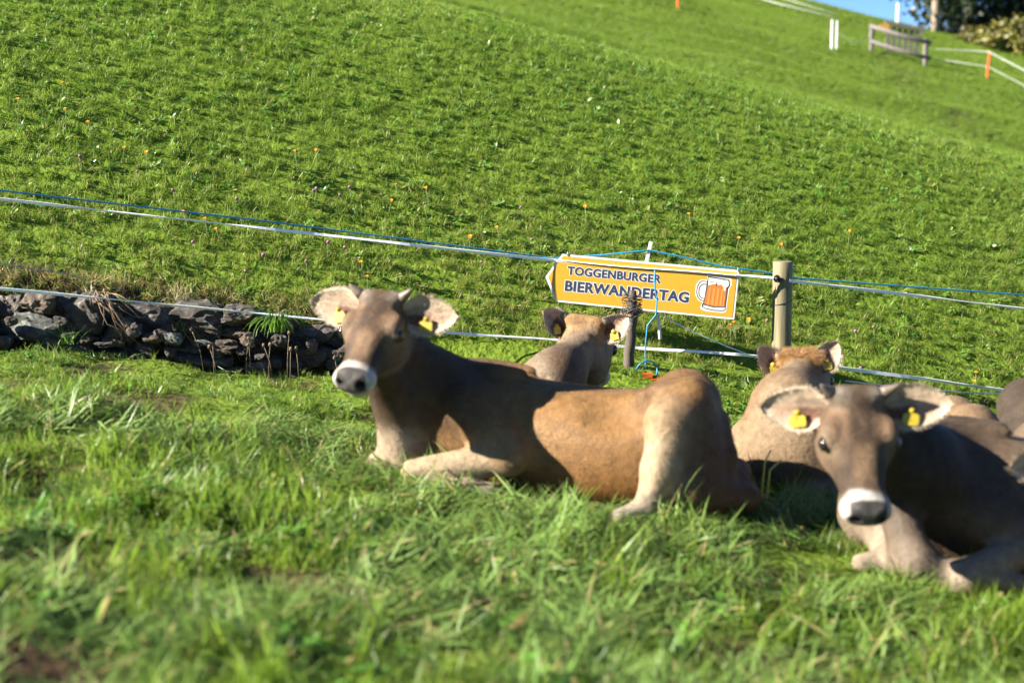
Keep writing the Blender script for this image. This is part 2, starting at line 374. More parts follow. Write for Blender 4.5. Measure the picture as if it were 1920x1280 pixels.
def polygonise(prims, h):
    lo = np.min([p.lo for p in prims], 0)-.04; hi = np.max([p.hi for p in prims], 0)+.04
    n = np.ceil((hi-lo)/h).astype(int)+1
    Fg = np.full(n, .5, np.float32)
    ax = [lo[i]+h*np.arange(n[i]) for i in range(3)]
    for p in prims:
        mg = p.k+.05
        a = np.clip(np.floor((p.lo-mg-lo)/h).astype(int), 0, n-1); b = np.clip(np.ceil((p.hi+mg-lo)/h).astype(int)+1, 1, n)
        G = np.stack(np.meshgrid(*[ax[i][a[i]:b[i]] for i in range(3)], indexing='ij'), -1)
        d = p(G); sl = tuple(slice(a[i], b[i]) for i in range(3)); cur = Fg[sl]; k = max(p.k, 1e-4)
        if p.sub:
            hh = np.clip(.5-.5*(cur+d)/k, 0, 1); Fg[sl] = cur*(1-hh)+(-d)*hh+k*hh*(1-hh)
        else:
            hh = np.clip(.5+.5*(d-cur)/k, 0, 1); Fg[sl] = d*(1-hh)+cur*hh-k*hh*(1-hh)
    S = Fg < 0; N = np.array(Fg.shape)-1
    acc = np.zeros(tuple(N)+(3,), np.float32); cnt = np.zeros(tuple(N), np.int16)
    sl = lambda c: tuple(slice(c[i], c[i]+N[i]) for i in range(3))
    for axis in range(3):
        o = [i for i in range(3) if i != axis]
        for u in (0,1):
            for v in (0,1):
                c0 = [0,0,0]; c0[o[0]] = u; c0[o[1]] = v; c1 = list(c0); c1[axis] = 1
                m = S[sl(c0)] != S[sl(c1)]; v0 = Fg[sl(c0)][m]; v1 = Fg[sl(c1)][m]; t = v0/(v0-v1)
                p = np.tile(np.array(c0, np.float32), (len(t), 1)); p[:,axis] = t
                acc[m] += p; cnt[m] += 1
    act = cnt > 0; idx = np.full(tuple(N), -1, int); idx[act] = np.arange(act.sum())
    cells = np.argwhere(act); V = lo+h*(cells+acc[act]/cnt[act][:,None])
    Q = []
    for axis in range(3):
        o = [(axis+1)%3, (axis+2)%3]
        s0 = [slice(1,-1)]*3; s1 = [slice(1,-1)]*3; s0[axis] = slice(0,-1); s1[axis] = slice(1,None)
        A = S[tuple(s0)]; B = S[tuple(s1)]; E = np.argwhere(A != B); flip = A[A != B]
        e = E.copy(); 
        for q in o: e[:,q] += 1
        q4 = []
        for (du, dv) in ((-1,-1),(0,-1),(0,0),(-1,0)):
            c = e.copy(); c[:,o[0]] += du; c[:,o[1]] += dv; q4.append(idx[c[:,0], c[:,1], c[:,2]])
        q4 = np.stack(q4, 1); q4[~flip] = q4[~flip][:,::-1]; Q.append(q4)
    Q = np.concatenate(Q); Q = Q[(Q >= 0).all(1)]
    # light smoothing along the edges
    nb = np.zeros_like(V); ct = np.zeros(len(V))
    for i in range(4):
        a, b = Q[:,i], Q[:,(i+1)%4]; np.add.at(nb, a, V[b]); np.add.at(ct, a, 1)
    V = .5*V+.5*nb/np.maximum(ct, 1)[:,None]
    return V, Q

HEAD = [(-.035,-.045,-.10,.03),(-.01,-.012,-.13,.066),(.03,.008,-.165,.092),(.08,.018,-.19,.104),(.13,.016,-.195,.107),(.18,.005,-.185,.095),
        (.235,-.012,-.16,.075),(.29,-.026,-.142,.064),(.34,-.034,-.132,.064),(.38,-.042,-.122,.062),(.405,-.054,-.110,.052),(.418,-.07,-.095,.03)]
TORSO = [(-.60,.29,.15,.03),(-.56,.36,.08,.085),(-.47,.402,.01,.14),(-.36,.402,-.03,.178),(-.2,.392,-.04,.212),(0,.398,-.04,.228),(.2,.415,-.03,.222),
         (.36,.45,-.01,.20),(.48,.455,.02,.165),(.58,.42,.05,.12),(.65,.35,.10,.06),(.67,.28,.16,.03)]
PAL = dict(body=(.40,.212,.075), neck=(.10,.056,.029), face=(.175,.100,.052), leg=(.72,.53,.32), belly=(.40,.18,.052), rump=(.24,.14,.072), brisket=(.66,.50,.33))  # neck: brown coat, lowered further to deepen the head's shadow on it
def calf(name, label, O, fdir, sc, head, legs=None, neck=None, pal=None, h=.009, extra=None, torso=TORSO, ears=None, tags=True, hsc=1.0, forelock=0, horns=True, lean=0.0, marks=None, fl_len=.05, fur=0, tsc=1.0):
    p = dict(PAL); p.update(pal or {})
    O = np.array(O, float); B = Frame(O, (fdir[0], fdir[1], lean), sc=sc)
    prims = [Loft(B, torso, 2.3, .01, p['body'])]
    Hd = Frame(head['poll'], head['fwd'], roll=head.get('roll', 0), sc=hsc, sx=.86)
    # hip bones, shoulders
    for sgn in (-1, 1):
        prims.append(Ell(B, (-.40, sgn*.105, .352), (.11,.06,.07), .07, p['rump']))
        prims.append(Ell(B, (.40, sgn*.13, .27), (.13,.09,.16), .09, p['body']))
        prims.append(Ell(B, (-.40, sgn*.135, .415), (.05,.03,.028), .05, p['rump']))
        prims.append(Ell(B, (-.24, sgn*.20, .36), (.10,.07,.07), .08, p['body'], True))
        prims.append(Ell(B, (.30, sgn*.045, .44), (.14,.025,.025), .05, p['body']))
    L = legs or [dict(kind='front', s=1), dict(kind='front', s=-1), dict(kind='hind', s=1), dict(kind='hind', s=-1)]
    for l in L:
        if 'pts' in l:
            for (a, b, ra, rb, k, c) in l['pts']: prims.append(Cap(a, b, ra, rb, k, p[c] if isinstance(c, str) else c))
        elif l['kind'] == 'front':
            s = l['s']; q = [B.w(v) for v in ((.42,s*.16,.24),(.2,s*.225,.13),(.47,s*.24,.055),(.27,s*.22,.03))]
            prims += [Cap(q[0], q[1], .09*sc, .065*sc, .06, p['body']), Cap(q[1], q[2], .062*sc, .042*sc, .03, p['leg']), Cap(q[2], q[3], .036*sc, .03*sc, .02, p['leg'])]
        else:
            s = l['s']; q = [B.w(v) for v in ((-.42,s*.12,.33),(-.2,s*.25,.2),(-.58,s*.26,.06),(-.22,s*.31,.03))]
            prims += [Cap(q[0], q[1], .12*sc, .085*sc, .07, p['body']), Cap(q[1], q[2], .085*sc, .05*sc, .05, p['body']), Cap(q[2], q[3], .04*sc, .03*sc, .03, p['leg'])]
    if neck is None: neck = [(B.w((.46,0,.27)), .165*sc), (Hd.w((.03,0,-.09)), .098*hsc)]
    for i in range(len(neck)-1): prims.append(Cap(neck[i][0], neck[i+1][0], neck[i][1], neck[i+1][1], .10, p['neck']))
    prims.append(Ell(B, (.56, 0, .13), (.12,.085,.12), .08, p['brisket']))
    for e in (extra or []): prims.append(e(B, Hd, p))
    # tail
    tl = [B.w(v) for v in ((-.57,.0,.31),(-.62,.05,.19),(-.62,.12,.07),(-.57,.20,.03))]
    for i in range(3): prims.append(Cap(tl[i], tl[i+1], .03-.005*i, .025-.004*i, .03, p['rump']))
    # head
    f = p['face']; nh = len(prims)
    prims.append(Loft(Hd, HEAD, 2.5, .05, f))
    for s in (-1, 1):
        prims.append(Ell(Hd, (.125, s*.084, -.012), (.045,.024,.022), .03, f))          # brow
        prims.append(Ell(Hd, (.155, s*.094, -.038), (.03,.014,.022), .012, f))        # eyelids
        prims.append(Ell(Hd, (.09, s*.052, -.125), (.09,.042,.065), .04, f))         # cheek
        prims.append(Ell(Hd, (.395, s*.03, -.066), (.028,.030,.026), .02, f))        # nostril wing
        prims.append(Ell(Hd, (.0, s*.055, .004), (.03,.03,.025), .03, f))            # horn base
    prims.append(Ell(Hd, (.01, 0, .008), (.045,.055,.026), .04, f))
    prims.append(Ell(Hd, (.375, 0, -.078), (.046,.066,.047), .03, f))
    prims.append(Ell(Hd, (.352, 0, -.135), (.05,.043,.022), .018, f))                # chin
    for s in (-1, 1):
        prims.append(Ell(Hd, (.418, s*.037, -.066), (.020,.015,.012), .008, f, True))   # nostrils
    V, Q = polygonise(prims, h)
    W = np.zeros(len(V)); col = np.zeros((len(V), 3))
    for pr in prims:
        if pr.sub: continue
        w = np.exp(-np.clip(pr(V), -.03, .6)/.022); W += w; col += w[:,None]*np.array(pr.col)
    col /= W[:,None]
    # ---- coat marks of the trunk: darker spine, warmer belly, painted shoulder shade
    Lb = B.to(V)
    hw = np.min([pr(V) for pr in prims[nh:] if not pr.sub], 0); hm = sstep(.03, 0, hw)
    def mix(c, w):
        nonlocal col; w = np.clip(w, 0, 1)[:,None]; col = col*(1-w)+np.array(c)*w
    body_w = 1-hm
    mix(p['belly'], .75*body_w*sstep(.2, .04, Lb[:,2])*sstep(.3, .2, np.abs(Lb[:,0]+.02)-.15)*(np.abs(Lb[:,1]) < .25))
    mix(p.get('shoulder', (.10,.06,.034)), .8*body_w*sstep(.16, .34, Lb[:,0])*sstep(.18, .28, Lb[:,2]))  # default shoulder tone paints in the head's shadow on a darker coat
    mix(p['rump'], .55*body_w*sstep(.09, .02, np.abs(Lb[:,1]))*sstep(.36, .42, Lb[:,2]))
    # ---- head marks
    Lh = Hd.to(V); x, y, z = Lh[:,0], np.abs(Lh[:,1]), Lh[:,2]; n1 = (fbm(Lh[:,0]*3+5, Lh[:,1]*3+9, 9, 3)-.5)
    top = sstep(-.06, -.01, z)
    mix((.085,.050,.029), .85*hm*top*sstep(.034, .010, np.abs(y-.022+n1*.06))*sstep(.0, .05, x)*sstep(.25, .13, x+n1*.1))
    mix((.34,.205,.11), .7*hm*top*sstep(.04, .015, np.abs(y-.065))*sstep(.03,.07,x)*sstep(.20,.14,x))
    mix((.42,.26,.14), .65*hm*sstep(.16, .22, x)*sstep(.33,.28,x)*sstep(.04,.02,y)*top)
    mix((.52,.44,.34), .8*hm*np.exp(-(((x-.012)/.03)**2+((y-.05)/.022)**2))*sstep(-.05, 0, z))
    mix((.065,.042,.028), .8*hm*sstep(.20,.26,x+n1*.08)*sstep(.340,.32,x)*sstep(.025,.05,y))
    mix((.33,.21,.12), .55*hm*np.exp(-(((x-.14)/.07)**2+((z+.11)/.04)**2))*sstep(.04,.07,y))
    mix((.58,.44,.29), .75*hm*np.exp(-(((x-.15)/.04)**2+((z+.036)/.030)**2))*sstep(.05,.07,y))
    mix((.03,.02,.015), .95*hm*np.exp(-(((x-.158)/.022)**2+((z+.038)/.015)**2))*sstep(.06,.075,y))
    mix((.40,.30,.20), .6*hm*sstep(-.13,-.17, z)*sstep(.3,.2,x))
    white = hm*sstep(.326, .362, x+n1*.05-.25*np.clip(-.10-z, 0, .1))
    mix((.88,.81,.71), white)
    pad = hm*sstep(.366, .373, x-.12*np.clip(y-.02,0,1))*sstep(-.104,-.096, z)*sstep(.056,.049,y)
    mix((.030,.025,.025), pad)
    nos = hm*np.exp(-(((y-.037)/.016)**2+((z+.066)/.012)**2))*sstep(.39,.40,x)
    mix((.008,.006,.006), nos)
    mix((.16,.10,.08), .6*hm*np.exp(-((z+.114)/.006)**2)*sstep(.33,.36,x))
    if 'poll' in p: mix(p['poll'], .9*hm*sstep(.09,.01,x+n1*.1)*sstep(-.08,-.005,z+n1*.1))
    for (mc, mr_, mcol) in (marks or []): mix(mcol, .85*np.exp(-((np.linalg.norm(V-np.array(mc), axis=1)/mr_)**4)))  # dark nape patches: brown hair and the neck's shade painted together
    root = empty(name, tuple(B.w((0,0,0)))); tag(root, label, 'calf', 'young brown cattle resting in the grass')
    body = mesh_obj('body', V, Q, M['coat'], root, attrs={'coat': ('FLOAT_COLOR', np.concatenate([col, np.ones((len(V),1))], 1))})
    # eyes
    for s in (-1, 1):
        V2, F2 = uv_sphere(10, 7); V2 = V2*np.array([.029,.018,.022])
        mesh_obj('eye', np.array([Hd.w(v+np.array([.157, s*.101, -.038])) for v in V2]), F2, M['eye'], root)
        if horns:
            mb = MB(); a = np.array([-.002, s*.07, .012]); d = unit((-.12, s*.8, .5)); ln = .05
            pts = [a+d*ln*t+np.array([0,0,.014])*t*t for t in (0,.35,.7,.9,1)]
            mb.tube([Hd.w(q) for q in pts], [r*hsc for r in (.021,.017,.011,.006,.002)], 9)
            mb.build('horn', M['horn'], root, True)
        E = (ears or {}).get(s, {})
        di = Hd.Rm.T @ np.array(E['wdir']) if 'wdir' in E else np.array((-.12, s*1.0, -.02))
        fa = Hd.Rm.T @ np.array(E['wface']) if 'wface' in E else np.array((.92, s*.05, .35))
        ear(root, Hd, s, di, fa, (tsc*E.get('tsc', 1) if tags else 0), p, E.get('len', .205), E.get('wid', .074))
    skin = (x < .35) | (hm < .5)
    if fur:
        fl = lambda P: (-B.x*.8+np.array([0,0,-.55]))[None,:]*np.ones((len(P),1))
        def flow(P):
            h_ = sstep(.12, .02, np.linalg.norm(P-Hd.w((.15,0,-.08)), axis=1)-.12)[:,None]
            return fl(P)*(1-h_)+(-Hd.x)[None,:]*h_
        eyes_off = (np.linalg.norm(V-Hd.w((.157,.101,-.038)), axis=1) > .03) & (np.linalg.norm(V-Hd.w((.157,-.101,-.038)), axis=1) > .03)
        strands('fur', V, Q, col, skin & eyes_off, fur, .015, M['hair'], root, 3, flow, lift=.16, spread=.18, width=.0009, lenf=lambda P: 1-.6*sstep(.14, .02, np.linalg.norm(P-Hd.w((.2,0,-.08)), axis=1)-.10))
    if forelock:
        pm = hm*sstep(.075,.04,x)*sstep(-.06,-.02,z)*(np.abs(Lh[:,1]) < .075)
        strands('forelock', V, Q, np.ones_like(col)*np.array(p.get('poll', (.5,.3,.1))), pm > .5, forelock, fl_len, M['hair'], root, 5, lambda P: np.random.default_rng(1).normal(0,1,(len(P),3))*.5+Hd.y[None,:]*(((P-Hd.o) @ Hd.y)*6)[:,None], lift=.55, spread=.5, width=.0009)
    return root, B, Hd
def strands(name, V, Q, col, keep, n, length, mat, root, seed, flow, lift=.35, spread=.25, width=.0022, lenf=None, colf=None):
    """short hairs rooted on the skin, lying along the flow direction"""
    r = np.random.default_rng(seed)
    fn = np.cross(V[Q[:,2]]-V[Q[:,0]], V[Q[:,3]]-V[Q[:,1]]); fn /= np.linalg.norm(fn, axis=1)[:,None]+1e-12
    ok = np.where(keep[Q].all(1))[0]; q = ok[r.integers(0, len(ok), n)]; a, b = r.random(n)[:,None], r.random(n)[:,None]
    P = (V[Q[q,0]]*(1-a)+V[Q[q,1]]*a)*(1-b)+(V[Q[q,3]]*(1-a)+V[Q[q,2]]*a)*b; N_ = fn[q]
    f = flow(P)+r.normal(0, spread, (n,3)); f -= N_*(f*N_).sum(1)[:,None]; f /= np.linalg.norm(f, axis=1)[:,None]+1e-9
    d = f+N_*lift*r.uniform(.4,1.5,(n,1)); d /= np.linalg.norm(d, axis=1)[:,None]; sd = np.cross(N_, f)
    L_ = length*r.uniform(.6,1.3,(n,1)); 
    if lenf is not None: L_ = L_*lenf(P)[:,None]
    P0 = P-N_*.001; w = width*r.uniform(.6,1.3,(n,1))
    W_ = np.empty((n*3,3)); W_[0::3] = P0-sd*w; W_[1::3] = P0+sd*w; W_[2::3] = P+d*L_
    cc = col[Q[q,0]]*r.uniform(.84,1.18,(n,1)); cc = np.concatenate([cc, np.ones((n,1))], 1)
    o = mesh_obj(name, W_, np.arange(n*3).reshape(n,3), mat, root, True, attrs={'coat': ('FLOAT_COLOR', np.repeat(cc, 3, 0))})
    o['kind'] = 'stuff'; return o
def uv_sphere(nu, nv):
    V = [(0,0,1)]; Fc = []
    for j in range(1, nv):
        t = math.pi*j/nv
        for i in range(nu): V.append((math.sin(t)*math.cos(2*math.pi*i/nu), math.sin(t)*math.sin(2*math.pi*i/nu), math.cos(t)))
    V.append((0,0,-1)); b = len(V)-1
    for i in range(nu):
        k = (i+1)%nu; Fc.append((0, 1+i, 1+k)); Fc.append((b, 1+(nv-2)*nu+k, 1+(nv-2)*nu+i))
        for j in range(nv-2): Fc.append((1+j*nu+i, 1+(j+1)*nu+i, 1+(j+1)*nu+k, 1+j*nu+k))
    return np.array(V), Fc
rr0 = random.Random(21)
def ear(root, Hd, s, dirn, face, has_tag, p, ln, wd):
    base = np.array([.028, s*.070, -.042]); d = unit(dirn); n = np.array(face, float); n = unit(n-d*np.dot(n, d)); t = np.cross(n, d)
    nu, nv = 18, 15; V = []; Ccol = []
    for layer in (0, 1):
        for i in range(nu):
            u = i/(nu-1)
            w = wd*max(.02, (math.sin(math.pi*min(1, .10+.90*u)**.85))**.62)*(1 if u < .97 else .9)
            if u < .25: w = wd*(.36+.64*(u/.25)**.9)*max(.02, 1)*.92
            cup = .026*(1-.7*u)+.006
            for j in range(nv):
                v = 2*j/(nv-1)-1
                depth = -cup*(1-abs(v)**2.0)+.012*u*u
                th = .0065*(1-v*v)*(1-.6*u)+.001
                q = base+d*(u*ln)+t*(v*w)+n*(depth-(th if layer else 0)+.022*(1-u))
                V.append(Hd.w(q))
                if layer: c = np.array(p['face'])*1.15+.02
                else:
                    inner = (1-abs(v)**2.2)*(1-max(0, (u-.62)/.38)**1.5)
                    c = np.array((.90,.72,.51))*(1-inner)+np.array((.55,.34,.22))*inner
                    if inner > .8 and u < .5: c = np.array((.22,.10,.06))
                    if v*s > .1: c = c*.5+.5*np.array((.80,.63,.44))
                Ccol.append(tuple(c)+(1,))
    Fc = []; g = lambda l, i, j: l*nu*nv+i*nv+j
    for l in (0, 1):
        for i in range(nu-1):
            for j in range(nv-1):
                f = (g(l,i,j), g(l,i+1,j), g(l,i+1,j+1), g(l,i,j+1)); Fc.append(f if l == 0 else f[::-1])
    for i in range(nu-1):
        for j in (0, nv-1): Fc.append((g(0,i,j), g(1,i,j), g(1,i+1,j), g(0,i+1,j)))
    for j in range(nv-1):
        Fc.append((g(0,nu-1,j), g(0,nu-1,j+1), g(1,nu-1,j+1), g(1,nu-1,j)))
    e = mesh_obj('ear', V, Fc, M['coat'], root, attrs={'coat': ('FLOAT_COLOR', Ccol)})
    Va = np.array(V); hv = []; hc = []
    mid = Va[:nu*nv].mean(0); nw = Hd.d(n)
    for i in range(420):
        if rr0.random() < .6:
            a_ = rr0.randrange(2, nu); b_ = rr0.choice((0, nv-1)) if a_ < nu-2 else rr0.randrange(nv)
        else: a_, b_ = rr0.randrange(1, nu-3), rr0.randrange(1, nv-1)
        p_ = Va[g(0, a_, b_)]+np.array([rr0.gauss(0,.003) for _ in range(3)]); out = unit(p_-mid+nw*.02+np.array([rr0.gauss(0,.03) for _ in range(3)])); L_ = rr0.uniform(.005,.012)
        sd_ = unit(np.cross(out, nw))*rr0.uniform(.0008,.0018)
        hv += [p_-sd_, p_+sd_, p_+out*L_]; c_ = np.array((.74,.58,.40))*rr0.uniform(.75,1.1); hc += [tuple(c_)+(1,)]*3
    o = mesh_obj('ear_hair', hv, np.arange(len(hv)).reshape(-1,3), M['hair'], e, attrs={'coat': ('FLOAT_COLOR', hc)}); o['kind'] = 'stuff'
    if has_tag:
        down = unit(Hd.Rm.T @ np.array((0,0,-1.0))); down = unit(down-n*np.dot(down, n))
        c0 = base+d*ln*.46+n*.008+down*.006; T_ = .82*has_tag; ta = rr0.uniform(-.3,.3); sd = np.cross(n, down); sd, down = sd*math.cos(ta)+down*math.sin(ta), down*math.cos(ta)-sd*math.sin(ta); mb = MB()
        pr = [(-.011,0),(-.013,.014),(-.027,.024),(-.029,.058),(-.024,.066),(.024,.066),(.029,.058),(.027,.024),(.013,.014),(.011,0)]
        V1 = [Hd.w(c0+sd*a*T_+down*b*T_+n*.002+n*.10*b) for a, b in pr]; V2 = [Hd.w(c0+sd*a*T_+down*b*T_-n*.001+n*.10*b) for a, b in pr]; k = len(pr)
        mb.add(V1+V2, [tuple(range(k)), tuple(range(2*k-1, k-1, -1))]+[(i, (i+1)%k, k+(i+1)%k, k+i) for i in range(k)])
        Vs, Fs = uv_sphere(8, 5)
        mb.add([Hd.w(c0+down*.006+n*.003+v*.009) for v in Vs], Fs)
        o = mb.build('ear_tag', M['tagyellow'], e)
    return e
def gz(x, y): return float(H(x, y))

# ---- the calf in the middle
B1 = Frame((.22, 5.28, -.015), (-.92, .39, 0))
leg1 = [dict(pts=[(at(872,765,5.22), at(948,850,5.10), .095, .075, .07, 'body'), (at(948,858,5.10), at(775,884,5.10), .066, .047, .03, 'leg'),
                  (at(955,845,5.10), at(935,800,5.14), .055, .05, .05, 'body'),
                  (at(778,892,5.10), at(880,915,5.06), .038, .031, .02, 'leg'), (at(880,915,5.06), at(925,920,5.05), .032, .03, .02, (.55,.46,.36))]),
        dict(pts=[(at(800,800,5.6), at(765,850,5.5), .08, .06, .06, 'body'), (at(765,850,5.5), at(706,872,5.32), .055, .042, .03, 'leg'), (at(706,874,5.32), at(740,892,5.35), .038, .03, .02, 'leg')]),
        dict(pts=[(at(1292,748,4.98), at(1245,790,4.90), .075, .062, .06, 'body'), (at(1250,790,4.90), at(1232,880,4.84), .066, .055, .05, 'leg'), (at(1232,880,4.84), at(1212,945,4.79), .052, .04, .03, 'leg'),
                  (at(1208,950,4.77), at(1160,968,4.74), .034, .026, .03, (.55,.46,.36)),
                  (at(1296,760,5.02), at(1328,850,5.04), .072, .068, .07, 'rump'), (at(1328,850,5.04), at(1405,932,5.06), .065, .045, .06, 'rump'),
                  (at(1280,800,4.94), at(1282,920,4.88), .075, .075, .08, 'rump'), (at(1305,820,4.98), at(1322,915,4.94), .075, .075, .08, 'rump'), (at(1285,925,4.88), at(1400,935,4.98), .055, .045, .06, 'rump')]),
        dict(kind='hind', s=-1)]
calf('resting_calf', 'tan calf lying broadside in front, head turned to the camera, yellow tags', B1.o, (-.92, .39), 1.0,
     dict(poll=at(716,562,5.16), fwd=(-.25,-.79,-.55), roll=R(-4)), legs=leg1, hsc=1.06, h=.0085, fur=230000,
     neck=[(at(845,790,5.43), .17), (at(792,735,5.40), .145), (at(748,652,5.28), .105)],
     ears={1: dict(wdir=(.93,-.22,.0), wface=(-.28,-.92,.18)), -1: dict(wdir=(-.88,.42,.16), wface=(-.52,-.82,.16))},
     extra=[lambda B,Hd,p: Cap(at(738,740,5.28), at(752,860,5.30), .075, .085, .06, p['brisket']), lambda B,Hd,p: Cap(at(715,690,5.15), at(735,745,5.26), .07, .075, .05, p['neck'])])
# ---- calf at the right, facing the camera
B4 = np.array((1.88, 4.80, -.165))
leg4 = [dict(pts=[(B4+(-.40,-.15,.26), B4+(-.18,-.24,.13), .10, .07, .07, 'body'), (B4+(-.18,-.25,.12), B4+(-.42,-.34,.055), .066, .048, .03, 'leg'), (B4+(-.42,-.34,.05), B4+(-.22,-.36,.03), .038, .03, .02, 'leg')]),
        dict(pts=[(B4+(-.52,.05,.25), B4+(-.62,-.02,.12), .09, .06, .06, 'body'), (B4+(-.62,-.02,.12), at(1668,1050,4.62), .055, .044, .03, 'leg'), (at(1668,1050,4.62), at(1616,1056,4.60), .044, .034, .03, 'leg')]),
        dict(kind='hind', s=1), dict(kind='hind', s=-1)]
calf('resting_calf', 'brown calf nearest on the right, facing the camera with lowered white muzzle', B4, (-.98, .18), 1.06,
     dict(poll=at(1606,742,4.46), fwd=(.0,-.63,-.77), roll=R(0)), legs=leg4, hsc=1.10, h=.0085, fur=200000,
     neck=[(B4+(-.50,.08,.25), .175), (at(1705,870,4.66), .135), (at(1625,800,4.56), .105)],
     ears={1: dict(wdir=(.93,-.15,.12), wface=(-.25,-.92,.20)), -1: dict(wdir=(-.91,.38,.02), wface=(-.42,-.88,.06))},
     pal=dict(body=(.21,.142,.09), neck=(.07,.048,.032), shoulder=(.075,.052,.034), face=(.165,.105,.062), rump=(.13,.09,.06), belly=(.25,.17,.10), brisket=(.40,.30,.21), leg=(.52,.41,.29)),  # dark coat; neck and shoulder lowered further to carry their shade
     extra=[lambda B,Hd,p: Cap(at(1682,960,4.58), at(1712,1045,4.52), .058, .07, .06, tuple(.6*a+.4*b for a, b in zip(p['neck'], p['brisket']))), lambda B,Hd,p: Cap(at(1712,1060,4.5), at(1800,1088,4.5), .06, .05, .05, p['brisket'])])  # throat blended towards the neck tone, shade put into its colour
# ---- calf behind the middle one, seen from the back of its head
calf('resting_calf', 'pale calf behind the middle one, seen from behind its ears below the sign', (.10, 6.02, -.10), (.10, 1.0), .88,
     dict(poll=at(1096,606,6.50), fwd=(.18,.82,-.50), roll=R(6)), hsc=1.22, h=.011, fur=70000, tsc=.7, marks=[(at(1060,668,6.25), .085, (.15,.10,.06))],
     neck=[((.10,6.30,.12), .14), (at(1045,700,6.22), .095), (at(1082,660,6.42), .082)],
     pal=dict(poll=(.52,.29,.11), shoulder=(.40,.30,.20), face=(.50,.35,.21), neck=(.20,.12,.066), body=(.48,.36,.24), rump=(.38,.29,.20)),
     ears={1: dict(wdir=(-.62,-.25,.70), wface=(.55,-.80,.1), len=.14, wid=.052), -1: dict(wdir=(.66,-.25,.62), wface=(-.30,-.92,0), len=.14, wid=.052)})
# ---- calf behind the right one
calf('resting_calf', 'tan calf with shaggy orange poll and neck folds, head turned away beside the fence post', (1.52, 5.80, -.17), (-.97, -.10), .86,
     dict(poll=at(1500,676,6.02), fwd=(.30,.80,-.50), roll=R(-6)), hsc=1.08, h=.011, forelock=6000, fl_len=.038, fur=70000, tsc=.75, marks=[(at(1505,720,5.9), .085, (.10,.065,.04))],
     neck=[(at(1470,830,5.72), .16), (at(1476,755,5.76), .115), (at(1498,712,5.96), .088)],
     extra=[lambda B,Hd,p: Cap(at(1425,845,5.72), at(1500,915,5.70), .13, .10, .08, p['body']), lambda B,Hd,p: Cap(at(1500,905,5.68), at(1560,925,5.66), .08, .06, .06, p['brisket'])],
     pal=dict(poll=(.62,.34,.13), shoulder=(.40,.27,.15), face=(.36,.26,.165), neck=(.32,.23,.15), body=(.42,.28,.155), brisket=(.40,.25,.12)),
     ears={1: dict(wdir=(-.68,-.05,.72), wface=(.25,-.95,.1), len=.155, wid=.056), -1: dict(wdir=(.42,-.1,.85), wface=(-.25,-.95,0), len=.145, wid=.054)})
# ---- calves at the right edge
calf('resting_calf', 'dusty brown calf at the right edge, only its rounded rump rising behind', (2.42, 5.45, -.20), (.85, .50), .95,
     dict(poll=(3.1,5.9,.40), fwd=(.8,.4,-.45)), h=.014, pal=dict(body=(.20,.135,.085), rump=(.20,.14,.095), neck=(.18,.12,.08)))
calf('resting_calf', 'dark brown calf at the right edge, its back just below the lower fence rope', (2.72, 6.25, -.20), (.96, .2), .98,
     dict(poll=(3.6,6.5,.42), fwd=(.9,.2,-.4)), h=.014, pal=dict(body=(.085,.058,.04), rump=(.07,.05,.035), neck=(.085,.058,.04)))
calf('resting_calf', 'calf beyond the right edge, only one pale cupped ear reaching into view', (2.35, 4.18, -.215), (-.9, -.35), .9,
     dict(poll=(1.735,4.12,.375), fwd=(-.15,-.75,-.62)), h=.014, tags=False, ears={-1: dict(wdir=(-.95,-.1,-.1), wface=(-.1,-.95,.1))},
     neck=[((1.95,4.06,.10), .14), ((1.75,4.16,.28), .10)], pal=dict(body=(.25,.17,.10)))

# ------------------------------------------------------------------ dry-stone wall
def rock_mesh(seed, n=5.0, flat=1.0, sub=3):
    import bmesh
    r = np.random.default_rng(seed); bm = bmesh.new(); bmesh.ops.create_icosphere(bm, subdivisions=sub, radius=1)
    V = np.array([v.co[:] for v in bm.verts]); Fc = [[v.index for v in f.verts] for f in bm.faces]; bm.free()
    V = V/(np.abs(V)**n).sum(1, keepdims=True)**(1/n)
    for k in range(7):                      # broken faces
        d = unit(r.normal(size=3)); off = r.uniform(.72, 1.0); q = V @ d; V -= np.outer(np.clip(q-off, 0, None), d)*.9
    ph = r.uniform(0, 50, 3)
    for sc, a in ((1.6, .22), (3.7, .14), (8, .08), (17, .04)):
        q = V*sc+ph
        nn = vnoise(q[:,0]+q[:,2]*.7, q[:,1]-q[:,2]*.6, 1, seed)+vnoise(q[:,2], q[:,0]*.8+q[:,1]*.5, 1, seed+3)-1
        V *= (1+a*nn)[:,None]
    V[:,2] += .06*np.sign(np.sin(V[:,2]*7+ph[0]))*0
    return V, Fc
wall = empty('stone_wall', (-1.6, 7.3, gz(-1.6, 7.1))); tag(wall, 'low dark dry stone wall holding the bank left of the calves', 'wall')
rr = random.Random(3)
def stone(px, py, wpx, hpx, mat, seed, depth=.22, dy=0):
    x0 = (px-960)/F_PX*7.3; Y = float(y_foot(x0))-.10+dy
    c = at(px, py, Y); sc = Y/F_PX
    V, Fc = rock_mesh(seed, rr.choice((3.5,5,7)), 1, 4 if wpx > 50 else 3)
    a = R(rr.uniform(-7, 7)+4); ca, sa = math.cos(a), math.sin(a)
    V = V*np.array([wpx*sc/2*1.08, depth*.5, hpx*sc/2*1.08]); V = np.stack([V[:,0]*ca+V[:,2]*sa, V[:,1], -V[:,0]*sa+V[:,2]*ca], 1)
    mesh_obj('stone', V+c+np.array([0, depth*.22, 0]), Fc, mat, wall, smooth=False)
